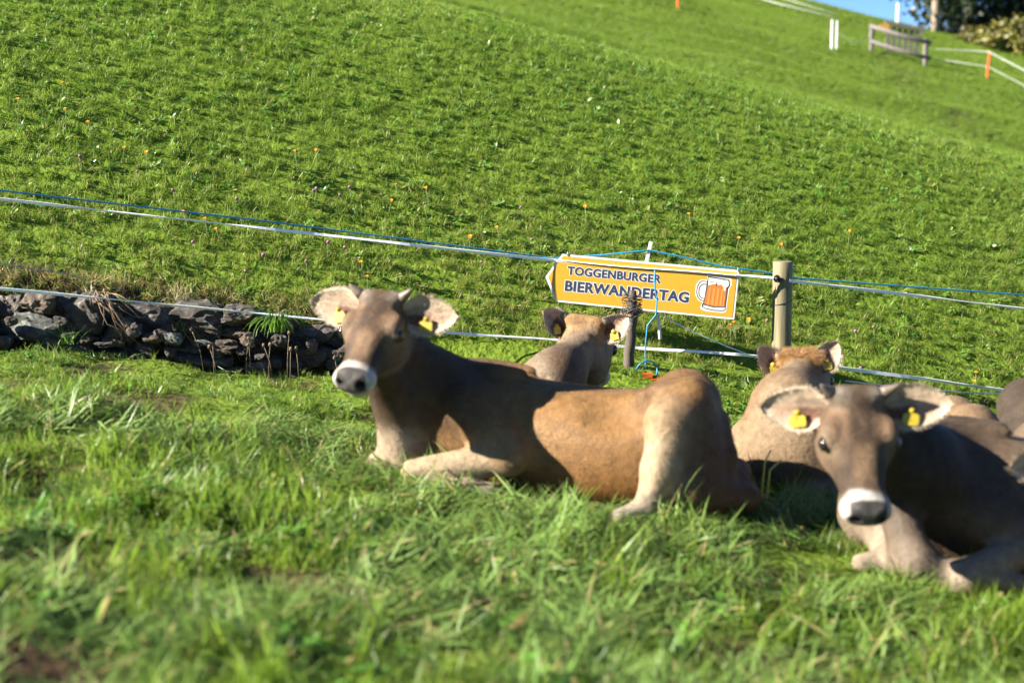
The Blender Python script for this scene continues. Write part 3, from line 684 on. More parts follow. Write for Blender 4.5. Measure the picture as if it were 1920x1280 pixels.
st = [(60,622,125,50,'rock_lichen'),(18,585,60,48,'rock'),(75,580,60,40,'rock_brown'),(120,590,50,55,'rock_brown'),(168,600,78,75,'rock'),(105,648,60,30,'rock'),(20,660,60,30,'rock_brown'),(150,660,70,32,'rock'),
      (-45,590,80,60,'rock'),(-50,640,90,45,'rock_brown'),(-120,600,80,70,'rock'),(-130,650,90,40,'rock'),(-190,600,80,90,'rock_brown'),
      (268,612,110,58,'rock'),(355,612,130,62,'rock'),(222,630,50,44,'rock_brown'),(250,660,90,26,'rock'),(330,660,100,26,'rock_brown'),(210,676,80,26,'rock'),(290,685,100,28,'rock_brown'),
      (452,608,70,34,'rock'),(440,636,75,22,'rock_brown'),(395,652,60,24,'rock'),(410,668,95,32,'rock_lichen'),(360,690,90,30,'rock'),(475,660,70,44,'rock'),(455,706,60,26,'rock_lichen'),(390,712,70,26,'rock_brown'),(500,695,70,36,'rock'),
      (520,622,60,38,'rock_brown'),(545,655,80,36,'rock'),(595,638,90,36,'rock'),(650,648,60,44,'rock_brown'),(585,680,80,40,'rock_brown'),(640,690,90,40,'rock'),(540,704,60,34,'rock'),(700,690,70,50,'rock'),(690,650,60,30,'rock'),(745,690,60,44,'rock_brown'),(800,690,70,40,'rock'),(860,668,60,26,'rock_brown'),(905,672,60,22,'rock'),(950,668,46,18,'rock_brown')]
for i, (px, py, w_, h_, m_) in enumerate(st):
    if px > 720: continue
    w_ *= .92; h_ *= .9
    stone(px, py-10+rr.uniform(-4,4), w_*1.08, h_*1.12, M[m_], 100+i, .20+rr.uniform(0,.1), rr.uniform(-.06,.05))
for i in range(55):
    px = rr.uniform(-180, 700); t_ = (px+180)/880; py = rr.uniform(575+70*t_, 672+52*t_)
    stone(px, py, rr.uniform(18,44), rr.uniform(11,26), M[rr.choice(('rock','rock_brown','rock_brown','rock_lichen'))] if i % 9 == 0 else M[rr.choice(('rock','rock_brown','rock_brown'))], 300+i, .10, -.10-rr.uniform(0,.06))
# dead roots hanging over the wall, under the rope
roots = empty('root_tangle', tuple(at(195,547,7.08))); tag(roots, 'dry pale roots hanging over the left stones of the wall', 'roots')
for i in range(22):
    a = at(182+rr.uniform(-8, 22), 545+rr.uniform(-4,10), 7.04); p = [a]; dx = rr.uniform(-.03,.26); dz = -rr.uniform(.06,.26); n = 6; mb = MB()
    for k in range(1, n):
        t = k/(n-1); p.append(a+np.array([dx*t+rr.gauss(0,.012), -.05*math.sin(t*3)-.04+rr.gauss(0,.012), dz*t**1.3+rr.gauss(0,.012)]))
    mb.tube(p, [.0032*(1-.6*k/(n-1)) for k in range(n)], 5); mb.build('root', M['root'], roots, True)

# ------------------------------------------------------------------ grass
lib = bpy.data.collections.new('grass_library')
def tuft(kind, seed):
    r = np.random.default_rng(seed); V = []; Fc = []; bv = []
    def blade(b, az, lean, ln, w, curl, seg=4, leaf=False, v=0.0):
        d = np.array([math.cos(az), math.sin(az), 0]); s = np.array([-math.sin(az), math.cos(az), 0]); tw = r.uniform(-.8,.8)
        p = np.array(b, float); ang = lean; st_ = ln/seg; i0 = len(V)
        for k in range(seg+1):
            t = k/seg
            ww = w*(math.sin(math.pi*(.12+.86*t))**.8 if leaf else (1-t**1.6)*.9+.1) * (.5 if (leaf and t < .2) else 1)
            n = d*math.cos(ang)-np.array([0,0,1])*math.sin(ang); sv = s*math.cos(tw*t)+n*math.sin(tw*t)
            if k < seg:
                V.append(p-sv*ww/2); V.append(p+sv*ww/2); bv.extend([v, v])
            else: V.append(p.copy()); bv.append(v)
            p = p+(d*math.sin(ang)+np.array([0,0,1])*math.cos(ang))*st_; ang += curl/seg
        for k in range(seg-1): a = i0+2*k; Fc.append((a, a+1, a+3, a+2))
        a = i0+2*(seg-1); Fc.append((a, a+1, a+2))
    if kind == 'grass':
        for i in range(26):
            a, q = r.uniform(0, 6.28), .055*math.sqrt(r.random())
            blade((q*math.cos(a), q*math.sin(a), -.01), r.uniform(0, 6.28), abs(r.normal(.12,.25)), r.uniform(.045,.11), r.uniform(.0032,.0062), r.uniform(.2,1.3), 4, v=r.random())
    elif kind == 'tall':
        for i in range(16):
            a, q = r.uniform(0, 6.28), .035*math.sqrt(r.random())
            blade((q*math.cos(a), q*math.sin(a), -.01), r.uniform(0, 6.28), abs(r.normal(.1,.15)), r.uniform(.09,.17), r.uniform(.005,.009), r.uniform(.2,1.2), 5, v=r.random())
    elif kind == 'leaf':
        for i in range(8):
            blade((r.normal(0,.008), r.normal(0,.008), 0), r.uniform(0, 6.28), r.uniform(.5,1.15), r.uniform(.05,.10), r.uniform(.014,.028), r.uniform(.1,.8), 5, True, v=r.random())
    elif kind == 'clover':
        for i in range(22):
            a, q = r.uniform(0, 6.28), .06*math.sqrt(r.random()); zt = r.uniform(.02,.06); b = np.array((q*math.cos(a), q*math.sin(a), zt)); v = r.random(); z0 = r.uniform(0,6.28)
            for k in range(3): blade(b, z0+k*2.1, 1.2, r.uniform(.014,.02), .014, .4, 3, True, v=v)
    elif kind == 'cut':
        az0 = r.uniform(0, 6.28)
        for i in range(24):
            a, q = r.uniform(0, 6.28), .09*math.sqrt(r.random())
            blade((q*math.cos(a), q*math.sin(a), r.uniform(.0,.035)), az0+r.normal(0,.6), r.uniform(1.0,1.5), r.uniform(.06,.14), r.uniform(.004,.0075), r.uniform(-.1,.5), 4, v=r.random())
    return V, Fc, bv
kinds = ['grass']*6+['tall']*2+['leaf']*2+['clover']*2+['cut']*4
for i, k in enumerate(kinds):
    V, Fc, bv = tuft(k, 40+i); me = bpy.data.meshes.new('tuft'); me.from_pydata([tuple(v) for v in V], [], Fc); me.update()
    a = me.attributes.new('bv', 'FLOAT', 'POINT'); a.data.foreach_set('value', np.array(bv, np.float32))
    me.polygons.foreach_set('use_smooth', [True]*len(me.polygons))
    me.materials.append(M['cutgrass'] if k == 'cut' else M['leaf'] if k in ('leaf','clover') else M['grass'])
    o = bpy.data.objects.new('grass_tuft_%02d' % i, me); lib.objects.link(o)
IDX = {k: [i for i, q in enumerate(kinds) if q == k] for k in set(kinds)}
ng = bpy.data.node_groups.new('scatter', 'GeometryNodeTree')
ng.interface.new_socket('Geometry', in_out='INPUT', socket_type='NodeSocketGeometry'); ng.interface.new_socket('Geometry', in_out='OUTPUT', socket_type='NodeSocketGeometry')
gi = ng.nodes.new('NodeGroupInput'); go = ng.nodes.new('NodeGroupOutput'); iop = ng.nodes.new('GeometryNodeInstanceOnPoints')
ci = ng.nodes.new('GeometryNodeCollectionInfo'); ci.inputs['Collection'].default_value = lib; ci.inputs['Separate Children'].default_value = True; ci.inputs['Reset Children'].default_value = True
def named(n, t):
    q = ng.nodes.new('GeometryNodeInputNamedAttribute'); q.data_type = t; q.inputs['Name'].default_value = n; return q.outputs['Attribute']
m2p = ng.nodes.new('GeometryNodeMeshToPoints'); ng.links.new(gi.outputs[0], m2p.inputs['Mesh'])
ng.links.new(m2p.outputs[0], iop.inputs['Points']); ng.links.new(ci.outputs[0], iop.inputs['Instance']); iop.inputs['Pick Instance'].default_value = True
ng.links.new(named('idx', 'INT'), iop.inputs['Instance Index']); ng.links.new(named('rot', 'FLOAT_VECTOR'), iop.inputs['Rotation'])
ng.links.new(named('scl', 'FLOAT'), iop.inputs['Scale']); ng.links.new(iop.outputs[0], go.inputs[0])
def scatter(name, label, x, y, idx, scl, tilt=.15, tint=None, dry=None, slope=.35, dz=0.0):
    n = len(x); z = H(x, y)+dz; e = .05
    sx = (H(x+e, y)-H(x-e, y))/(2*e)*slope; sy = (H(x, y+e)-H(x, y-e))/(2*e)*slope
    me = bpy.data.meshes.new(name); me.vertices.add(n); me.vertices.foreach_set('co', np.stack([x, y, z], 1).astype(np.float32).ravel())
    rot = np.stack([np.arctan(sy)+rng.normal(0, tilt, n), -np.arctan(sx)+rng.normal(0, tilt, n), np.zeros(n)], 1)
    # spin first about the tuft's own axis: fold it into an Euler XYZ by adding z spin (order XYZ applies x first)
    rot[:,2] = rng.normal(0, .15, n)
    spin = rng.uniform(0, 2*math.pi, n)
    from mathutils import Euler
    out = np.empty((n, 3), np.float32)
    cx, sx_ = np.cos(rot[:,0]), np.sin(rot[:,0]); cy, sy_ = np.cos(rot[:,1]), np.sin(rot[:,1]); cz, sz = np.cos(spin), np.sin(spin)
    # R = Rx*Ry*Rz(spin) -> XYZ euler of that matrix
    r00 = cy*cz; r10 = cx*sz+sx_*sy_*cz; r20 = sx_*sz-cx*sy_*cz
    r21 = sx_*cz+cx*sy_*sz; r22 = cx*cy
    out[:,0] = np.arctan2(r21, r22); out[:,1] = -np.arcsin(np.clip(r20, -1, 1)); out[:,2] = np.arctan2(r10, r00)
    a = me.attributes.new('rot', 'FLOAT_VECTOR', 'POINT'); a.data.foreach_set('vector', out.ravel())
    a = me.attributes.new('scl', 'FLOAT', 'POINT'); a.data.foreach_set('value', np.asarray(scl, np.float32))
    a = me.attributes.new('idx', 'INT', 'POINT'); a.data.foreach_set('value', np.asarray(idx, np.int32))
    a = me.attributes.new('tint', 'FLOAT', 'POINT'); a.data.foreach_set('value', np.asarray(tint, np.float32))
    a = me.attributes.new('dry', 'FLOAT', 'POINT'); a.data.foreach_set('value', np.asarray(dry, np.float32))
    o = bpy.data.objects.new(name, me); C.objects.link(o); md = o.modifiers.new('scatter', 'NODES'); md.node_group = ng
    return tag(o, label, 'grass', kind='stuff')
def pick(n, probs):
    ks = list(probs); pr = np.array([probs[k] for k in ks]); c = rng.choice(len(ks), n, p=pr/pr.sum()); out = np.zeros(n, int)
    for i, k in enumerate(ks): m = c == i; out[m] = rng.choice(IDX[k], m.sum())
    return out
def in_view(x, y, mg): return np.abs(x) < .36*y*1.03+mg
# hill behind the fence
n = 76000; x = rng.uniform(-7.5, 8, n); y = rng.uniform(6.2, 16.5, n)
m = in_view(x, y, 1.2) & (y > y_foot(x)-.02); x, y = x[m], y[m]; sm = soil_mask(x, y); m = rng.random(len(x)) > sm*.6; x, y = x[m], y[m]
dn = fbm(x, y, 1.6, 21); d2 = fbm(x, y, .55, 22); up = sstep(0, 3.0, y-y_foot(x))
m = rng.random(len(x)) < (.85+.3*dn); x, y, dn, d2, up = x[m], y[m], dn[m], d2[m], up[m]
leafy = (fbm(x, y, 2.4, 25) > .66) & (rng.random(len(x)) < .25)
idx = np.where(leafy, pick(len(x), {'leaf':.5,'clover':.5}), pick(len(x), {'grass':.84,'tall':.04,'leaf':.05,'clover':.07}))
scatter('hillside_grass', 'bright green meadow grass covering the slope behind the fence', x, y, idx, rng.uniform(.55,.80,len(x))*(.74+.18*dn), .40,
        np.clip(.18+1.0*dn*.6+.6*d2+rng.normal(0,.16,len(x)), 0, 1.35), np.clip(.30-.25*up+.35*(d2-.5), .02, .5), dz=0)
# dry thatch hanging over the top of the wall
n = 420; x = rng.uniform(-3.6, -.55, n); y = y_foot(x)+rng.uniform(-.10, .07, n)
scatter('bank_thatch', 'dry brown grass thatch along the top of the stone wall', x, y, pick(n, {'grass':.7,'cut':.3}), rng.uniform(.5,.95,n), .5, rng.uniform(0,.6,n), np.full(n, .72), slope=.8)
# far hill beyond the ridge
n = 90000; y = 15+rng.random(n)**.75*47; x = rng.uniform(-.1, .48, n)*y-1
dn = fbm(x, y, .5, 31); sm = soil_mask(x, y); m = rng.random(n) > sm*.8; x, y, dn = x[m], y[m], dn[m]
scatter('far_pasture_grass', 'short green grass on the far slope below the gate', x, y, pick(len(x), {'grass':1}), rng.uniform(.8,1.3,len(x))*(.75+.009*y), .2,
        np.clip(.0+.9*dn+rng.normal(0,.1,len(x)), 0, 1.2), np.full(len(x), .06))
# pasture in front
FOOT = [(.22,5.22,.78,.24,-.40), (1.95,4.78,.78,.26,-.18), (.2,6.15,.22,.6,0), (1.55,5.8,.6,.22,.1), (.50,4.95,.30,.12,0), (2.5,5.45,.6,.25,.5), (2.7,6.3,.6,.25,.2)]
def clear_of_calves(x, y):
    k = np.ones(len(x), bool)
    for (cx, cy, a, b, th) in FOOT:
        c, s = math.cos(th), math.sin(th); dx, dy = x-cx, y-cy; k &= ((dx*c+dy*s)/a)**2+((-dx*s+dy*c)/b)**2 > 1
    return k
n = 36000; x = rng.uniform(-4.2, 4.6, n); y = rng.uniform(2.0, 9.5, n)
m = in_view(x, y, .8) & (y < y_foot(x)-.12-.14*(x < .2)) & clear_of_calves(x, y); x, y = x[m], y[m]
sm = soil_mask(x, y); m = rng.random(len(x)) > sm*.8; x, y = x[m], y[m]
cl = fbm(x, y, 1.5, 41); dn = fbm(x, y, 2.6, 42); m = rng.random(len(x)) < (.12+1.15*sstep(.25,.7,dn)); x, y, cl, dn = x[m], y[m], cl[m], dn[m]
cut = .12+sstep(.36, .56, cl)*.75
r_ = rng.random(len(x)); far_edge = sstep(5.9, 6.6, y-.2*x)
idx = np.where(r_ < cut*(1-.7*far_edge), pick(len(x), {'cut':1}), np.where(fbm(x, y, 3.3, 47) > .60, pick(len(x), {'tall':.7,'grass':.3}), pick(len(x), {'grass':.74,'tall':.04,'leaf':.12,'clover':.10})))
sc_ = rng.uniform(.6,1.25,len(x))*(.6+.75*dn)
scatter('pasture_grass', 'trampled and freshly cut grass around the resting calves', x, y, idx, sc_*(1-.45*far_edge), .28, np.clip(-.10+.9*dn+.5*(fbm(x, y, 3.3, 47)-.5)+rng.normal(0,.28,len(x)), 0, 1.25), np.full(len(x), .11))

# ------------------------------------------------------------------ fence ropes
def rope_Y(px): return float(np.interp(px, [-150,0,600,900,1040,1375,1452,1920,2100], [6.86,7.0,7.67,7.885,7.977,7.812,7.83,8.2,8.35]))
def path(pts, n=60, dY=0.0, jit=0.0):
    pts = np.array(pts, float); t = np.linspace(0, 1, n); px = pts[0,0]+(pts[-1,0]-pts[0,0])*t; py = np.interp(px, pts[:,0], pts[:,1])
    k = np.ones(5)/5; pp = np.pad(py, 2, mode='reflect', reflect_type='odd'); py = np.convolve(pp, k, 'valid')
    Yv = [rope_Y(p)+(dY(p) if callable(dY) else dY) for p in px]
    return [at(a, b, c) for a, b, c in zip(px, py, Yv)]
def ribbon(name, P, width, turns, mat, label, thick=.0025, phase=0.3):
    V = []; Fc = []; n = len(P)
    for i, p in enumerate(P):
        t = unit(P[min(i+1, n-1)]-P[max(i-1, 0)]); a = unit(np.cross(t, (0,1,0))); b = np.cross(t, a)
        th = phase+turns*2*math.pi*i/(n-1)+.5*math.sin(i*.37); c, s_ = math.cos(th), math.sin(th); u = a*c+b*s_; v = b*c-a*s_
        for (e, f) in ((-1,-1),(1,-1),(1,1),(-1,1)): V.append(p+u*e*width/2+v*f*thick)
    for i in range(n-1):
        for k in range(4): Fc.append((i*4+k, i*4+(k+1)%4, i*4+4+(k+1)%4, i*4+4+k))
    Fc += [(3,2,1,0), tuple(4*(n-1)+k for k in range(4))]
    return tag(mesh_obj(name, V, Fc, mat, None, False), label, 'fence rope', 'ropes and cords of the electric fence')
def cord(name, P, r, mat, label, cat='cord'):
    mb = MB(); mb.tube(P, r, 6); return tag(mb.build(name, mat, None, True), label, cat, 'ropes and cords of the electric fence')
ribbon('fence_rope', path([(-150,355),(0,373),(475,426),(1045,489),(1210,503),(1452,521)], 90), .015, .8, M['rope_white'], 'white fence tape running from the left edge across the sign to the wooden post', phase=.1, thick=.0025)
ribbon('fence_rope', path([(1480,526),(1700,552),(1920,579),(2080,600)], 40, 0), .016, .2, M['rope_white'], 'white fence tape sloping from the wooden post to the right edge', phase=.1, thick=.0025)
ribbon('fence_rope', path([(-150,525),(0,541),(275,567),(550,594),(870,626),(1035,636),(1190,652),(1400,665),(1450,672)], 90, lambda q: float(np.interp(q, [0,700,1200],[-.28,-.45,-.08]))), .014, .5, M['rope_white'], 'lower white fence tape passing in front of the stone wall and behind the calves', phase=.2, thick=.0025)
ribbon('fence_rope', path([(1470,675),(1580,690),(1740,711),(1920,737),(2080,760)], 40, -.02), .019, .1, M['rope_white'], 'lower white fence tape right of the wooden post, the broadest white line', phase=.05, thick=.0025)
cord('blue_cord', path([(-150,338),(0,357),(500,415),(1035,484)], 40, .18)+[at(1128,478,8.0), at(1217,469,7.98), at(1290,484,7.98), at(1352,499,7.96), at(1440,511,7.95)]+[at(1500,522,7.99), at(1700,537,8.1), at(1920,553,8.3), at(2080,565,8.4)], .005, M['rope_blue'], 'thin blue cord strung along the top of the fence over the sign')
cord('thin_wire', path([(-100,478),(0,492),(60,507),(110,508),(150,520),(190,533),(270,553),(360,570),(540,582),(700,600),(870,628),(950,640)], 60, .1), .0028, M['wire'], 'thin slack wire drooping over the top of the stone wall', 'wire')
cord('tie_rope', [at(1249,597,7.72), at(1300,622,7.72), at(1360,648,7.75), at(1412,668,7.80)], .0034, M['rope_white'], 'white cord slanting from the old stake down to the lower tape')
cord('slack_rope', path([(1585,714),(1680,724),(1790,735),(1920,738),(2060,736)], 30, .05), .0035, M['rope_white'], 'thin white cord below the broad tape at the right')
# ------------------------------------------------------------------ wooden fence post
pb = at(1463, 760, 7.9); pt = at(1468, 491, 7.9)
post = empty('fence_post', tuple(pb)); tag(post, 'round pale wooden fence post with a black insulator right of the sign', 'fence post')
mb = MB(); n = 10; zz = np.linspace(-.25, 1, n)
pts = [pb+(pt-pb)*t for t in zz]; mb.tube(pts+[pt+np.array([0,0,.004])], [.0545+.001*math.sin(i*1.7) for i in range(n)]+[.050], 20)
shaft = mb.build('shaft', M['post_wood'], post, True)
shaft.data.polygons.foreach_set('use_smooth', [len(p.vertices) == 4 for p in shaft.data.polygons])
for (px_, py_) in ((1456, 522), (1458, 669)):
    mb = MB(); c = at(px_, py_, 7.83); mb.tube([c+np.array([0,.03,0]), c+np.array([0,-.005,0]), c+np.array([0,-.02,0])], [.014,.016,.008], 10)
    ring = [c+np.array([.016*math.cos(a), -.012, .018*math.sin(a)]) for a in np.linspace(0, 2*math.pi, 13)]; mb.tube(ring, .004, 6)
    mb.box(c+np.array([.022,-.006,-.004]), (.03,.014,.014)); mb.build('insulator', M['black'], post, True)
mb = MB(); c = pb+(pt-pb)*.72; mb.tube([c+np.array([.0565*math.cos(a), .0565*math.sin(a), .014*math.cos(a)]) for a in np.linspace(0, 2*math.pi, 25)], .0022, 5); mb.build('wire_loop', M['black'], post, True)
# ------------------------------------------------------------------ old stake with coiled wire
sb = at(1177, 712, 7.68); stp = at(1187, 545, 7.68)
stake = empty('wooden_stake', tuple(sb)); tag(stake, 'old dark wooden stake wound with rusty wire in front of the sign', 'stake')
mb = MB(); r3 = random.Random(11)
pts = [sb+(stp-sb)*t+np.array([r3.gauss(0,.003), r3.gauss(0,.003), 0]) for t in np.linspace(-.1, 1, 12)]
mb.tube(pts, [.030,.030,.030,.031,.029,.030,.029,.030,.028,.027,.026,.018], 10); mb.build('shaft', M['old_wood'], stake, True)
for i in range(26):
    mb = MB(); c = sb+(stp-sb)*r3.uniform(.72, .93); rad = r3.uniform(.034,.058); tx, ty = r3.gauss(0,.22), r3.gauss(0,.22); ph = r3.uniform(0,6.28); L_ = r3.uniform(4.2, 6.6)
    P = [c+np.array([rad*math.cos(a+ph)*(1+.08*math.sin(3*a)), rad*math.sin(a+ph), rad*(tx*math.cos(a+ph)+ty*math.sin(a+ph))+.003*a]) for a in np.linspace(0, L_, 18)]
    if i % 5 == 0: P.append(P[-1]+np.array([r3.gauss(0,.03), -.02, r3.gauss(0,.02)]))
    mb.tube(P, .0019, 4); mb.build('wire_coil', M['rust_wire'], stake, True)
# ------------------------------------------------------------------ white rod behind the sign, hanging cord and orange handle
a, b = at(1218, 456, 8.02), at(1237, 637, 8.02); mb = MB()
mb.box(at(1216, 474, 7.99), (.019, .010, .13), Matrix.Rotation(R(12), 3, 'Y')); mb.build('upper_end', M['white_paint'])
rod = bpy.data.objects['upper_end']; rod.name = 'plastic_stake'; tag(rod, 'top of a white plastic stake standing up behind the sign', 'stake')
mb = MB(); e0 = at(1231, 560, 8.05); e1 = at(1238, 636, 7.98); d_ = unit(e1-e0); mb.tube([e0, e0+(e1-e0)*.5, e1], [.009,.009,.010], 8); mb.build('plastic_rod', M['white_paint'], None, True)
tag(bpy.data.objects['plastic_rod'], 'short white plastic rod poking out below the sign', 'rod')
hg = [at(1228,506,7.62), at(1228,540,7.62), at(1232,560,7.62), at(1230,590,7.62), at(1214,610,7.62), at(1210,650,7.62), at(1211,700,7.62)]
Ph = []
for i in range(len(hg)-1):
    for t in np.linspace(0, 1, 6)[:-1]: Ph.append(hg[i]*(1-t)+hg[i+1]*t)
cord('hanging_cord', Ph, .0042, M['rope_blue'], 'blue cord hanging down in front of the sign to the orange handle')
c = at(1213, 694, 7.60); cord('cord_loop', [c+np.array([.056*math.cos(a), .015*math.sin(a*2), .050*math.sin(a)]) for a in np.linspace(-.7, 4.1, 30)], .0044, M['rope_blue'], 'curled loop of blue cord above the orange handle')
hb = at(1218, 722, 7.58); hd = empty('gate_handle', tuple(hb)); tag(hd, 'orange plastic gate handle lying behind the middle calf', 'handle')
mb = MB(); mb.box(hb+np.array([.0,0,.0]), (.13,.06,.07), Matrix.Rotation(R(-6), 3, 'Y')); mb.build('grip', M['orange'], hd)
mb = MB(); mb.box(hb+np.array([-.012,0,.05]), (.05,.04,.03)); mb.build('cap', M['orange'], hd)
mb = MB(); mb.box(hb+np.array([.05,-.032,.02]), (.025,.006,.06)); mb.build('rib', M['orange'], hd)

# ------------------------------------------------------------------ sign
SY = 7.9; sc = SY/F_PX; ctr = at(1210, 537, SY)
roll = R(-4.73); yaw = R(-9)
ex = np.array([math.cos(yaw)*math.cos(roll), math.sin(yaw)*math.cos(roll), math.sin(roll)]); en0 = np.array([math.sin(yaw), -math.cos(yaw), 0]); ez = np.cross(ex, en0)*-1
ez = unit(np.cross(en0, ex)); en = en0
if ez[2] < 0: ez = -ez
kx = sc/math.cos(yaw)
def SP(e, n_, off): return ctr+ex*(e*kx)+ez*(n_*sc)+en*off
sign = empty('direction_sign', tuple(ctr)); tag(sign, 'yellow arrow-shaped sign with navy lettering and a beer mug', 'sign')
outer = [(-188,.5),(-160,46.5),(168.5,46.5),(168.5,-46),(-165,-45)]; inner = [(-182.5,.5),(-157.6,42.7),(164.7,42.7),(164.7,-42.2),(-162.6,-41.2)]
def slab(poly, z0, z1, name, mat, parent):
    k = len(poly); V = [SP(e, n_, z1) for e, n_ in poly]+[SP(e, n_, z0) for e, n_ in poly]
    return mesh_obj(name, V, [tuple(range(k)), tuple(range(2*k-1, k-1, -1))]+[(i, k+i, k+(i+1)%k, (i+1)%k) for i in range(k)], mat, parent, False)
slab(outer, -.006, 0, 'board', M['sign_white'], sign); slab(inner, .0005, .0015, 'yellow_panel', M['sign_yellow'], sign)
dg = bpy.context.evaluated_depsgraph_get()
def lettering(txt, e0, n0, width, cap, off, mat, name, grow=0.0, parent=None):
    cu = bpy.data.curves.new('t', 'FONT'); cu.body = txt; cu.size = 1; cu.offset = .038+grow; cu.resolution_u = 4; cu.space_character = 1.06
    ob = bpy.data.objects.new('t', cu); C.objects.link(ob); bpy.context.view_layer.update()
    me = bpy.data.meshes.new_from_object(ob.evaluated_get(bpy.context.evaluated_depsgraph_get())); bpy.data.objects.remove(ob)
    co = np.array([v.co[:] for v in me.vertices]); Fc = [list(p.vertices) for p in me.polygons]
    return co, Fc
def put_text(txt, e0, n0, width, cap, name):
    co, Fc = lettering(txt, 0, 0, 0, 0, 0, None, '')
    lo, hi = co.min(0), co.max(0)
    hco, hF = lettering(txt, 0, 0, 0, 0, 0, None, '', .045)
    f = lambda c: (e0+(c[:,0]-lo[0])/(hi[0]-lo[0])*width, n0+(c[:,1]-lo[1])/(hi[1]-lo[1])*cap)
    for (cc, FF, z, m_, nm) in ((hco, hF, .0019, M['sign_white'], 'letter_outline'), (co, Fc, .0026, M['navy'], name)):
        E_, N_ = f(cc); mesh_obj(nm, [SP(a_, b_, z) for a_, b_ in zip(E_, N_)], FF, m_, sign, False)
put_text('TOGGENBURGER', -147.5, 8.2, 175.5, 16.5, 'lettering')
put_text('BIERWANDERTAG', -149.5, -23.0, 231.5, 20.5, 'lettering')
def mug(pts): return [(92.5+p[0]*62/800.0, 33-p[1]*66/800.0) for p in pts]      # mug drawing on an 800 grid, y down
mugroot = mesh_obj('mug_outline', *(lambda P: ([SP(e, n_, .0019) for e, n_ in P], [tuple(range(len(P)))]))(mug([(250,0),(800,20),(830,60),(840,180),(800,260),(790,330),(770,800),(700,830),(300,830),(180,800),(150,760),(200,640),(90,600),(0,470),(0,250),(60,150),(130,120),(245,120)])), M['sign_white'], sign, False)
def mpoly(P, z, m_, nm): mesh_obj(nm, [SP(e, n_, z) for e, n_ in mug(P)], [tuple(range(len(P)))], m_, mugroot, False)
mpoly([(265,30),(760,60),(800,140),(800,200),(765,270),(750,760),(700,790),(480,800),(300,780),(190,740),(190,690),(225,600)], .0024, M['navy'], 'mug_line')
def ringpoly(Po, Pi, z, m_, nm):
    k = len(Po); V = [SP(e, n_, z) for e, n_ in mug(Po)]+[SP(e, n_, z) for e, n_ in mug(Pi)]
    mesh_obj(nm, V, [(i, i+1, k+i+1, k+i) for i in range(k-1)], m_, mugroot, False)
ringpoly([(250,145),(130,145),(70,190),(30,300),(25,430),(60,520),(130,590),(220,615)], [(250,230),(170,230),(120,265),(95,330),(95,430),(120,490),(165,525),(225,540)], .0024, M['navy'], 'mug_line')
ringpoly([(250,163),(140,163),(88,205),(50,305),(45,425),(78,510),(140,572),(220,596)], [(250,212),(165,212),(105,255),(78,325),(78,432),(105,500),(158,540),(225,557)], .0029, M['foam'], 'mug_handle')
mpoly([(285,240),(420,200),(600,200),(650,240),(735,280),(725,680),(500,700),(230,660)], .0029, M['beer'], 'beer')
for (x0, x1) in ((300,365),(395,465),(495,565),(600,655),(680,715)): mpoly([(x0+20,300),(x0+40,275),(x1,280),(x1-5,680),(x0-5,680)], .0033, M['beer_light'], 'beer_facet')
mpoly([(280,60),(740,80),(780,145),(770,210),(720,255),(705,330),(670,330),(650,250),(600,195),(540,210),(480,195),(400,205),(285,245)], .0036, M['foam'], 'foam')
mpoly([(225,690),(480,725),(735,700),(735,755),(690,772),(480,780),(300,760),(220,735)], .0030, M['foam'], 'mug_base')
for (P_) in ([(330,150),(400,150),(400,160),(330,160)], [(480,150),(495,150),(480,230),(465,230)], [(610,70),(680,74),(680,84),(610,80)]): mpoly(P_, .0040, M['navy'], 'foam_line')
for e_ in (-150, 166): 
    mb = MB(); mb.tube([SP(e_, 44, .004), SP(e_, 52, .002)], .003, 6); mb.build('tie', M['wire'], sign, True)

# ------------------------------------------------------------------ far slope: gate, posts, ropes
def gpt(px, Y, dz=0): x = (px-960)/F_PX*Y*1.0; p = np.array([x, Y, 0]); p[2] = gz(p[0], Y)+dz; return p
def far_Y(px, py):
    for Y in np.arange(20, 62, .05):
        p = at(px, py, Y)
        if p[2] <= gz(p[0], p[1]): return float(Y)
    return 55.0
GYv = far_Y(1640, 99); WY = far_Y(1553, 93); OY = far_Y(1839, 146); TY = far_Y(1265, 16)
gate = empty('wooden_gate', tuple(gpt(1672, GYv))); tag(gate, 'weathered grey two-rail wooden barrier with a yellow plate on the far slope', 'gate')
p0 = gpt(1622, GYv); p1 = gpt(1722, GYv-.6)
for p_, nm in ((p0, 'post'), (p1, 'post')):
    mb = MB(); mb.tube([p_-(0,0,.2), p_+(0,0,.78)], .07, 10); mb.build(nm, M['grey_wood'], gate)
for hh, r_ in ((.66,.06), (.24,.055)):
    mb = MB(); mb.tube([p0+(-.05,-.10,hh+.05), (p0+p1)/2+(0,-.10,hh), p1+(.12,-.10,hh-.02)], r_, 8); mb.build('rail', M['grey_wood'], gate, True)
mb = MB(); mb.box(p0+(.30,-.2,.68), (.28,.03,.15)); mb.build('yellow_plate', M['sign_yellow'], gate)
stile = empty('slatted_stile', tuple(gpt(1672, GYv+1.2))); tag(stile, 'slatted wooden stile behind the grey barrier on the far slope', 'stile')
q0 = gpt(1652, GYv+1.2)
for i in range(6):
    mb = MB(); mb.box(q0+np.array([.17*i, 0, .36-.03*i]), (.10,.04,.75)); mb.build('slat', M['grey_wood'], stile)
mb = MB(); mb.box(q0+np.array([.45,-.06,.72]), (1.15,.12,.10), Matrix.Rotation(R(10), 3, 'Y')); mb.build('top_rail', M['grey_wood'], stile)
mb = MB(); mb.box(q0+np.array([.85,-.1,.45]), (.5,.06,.07), Matrix.Rotation(R(-40), 3, 'Y')); mb.build('brace', M['grey_wood'], stile)
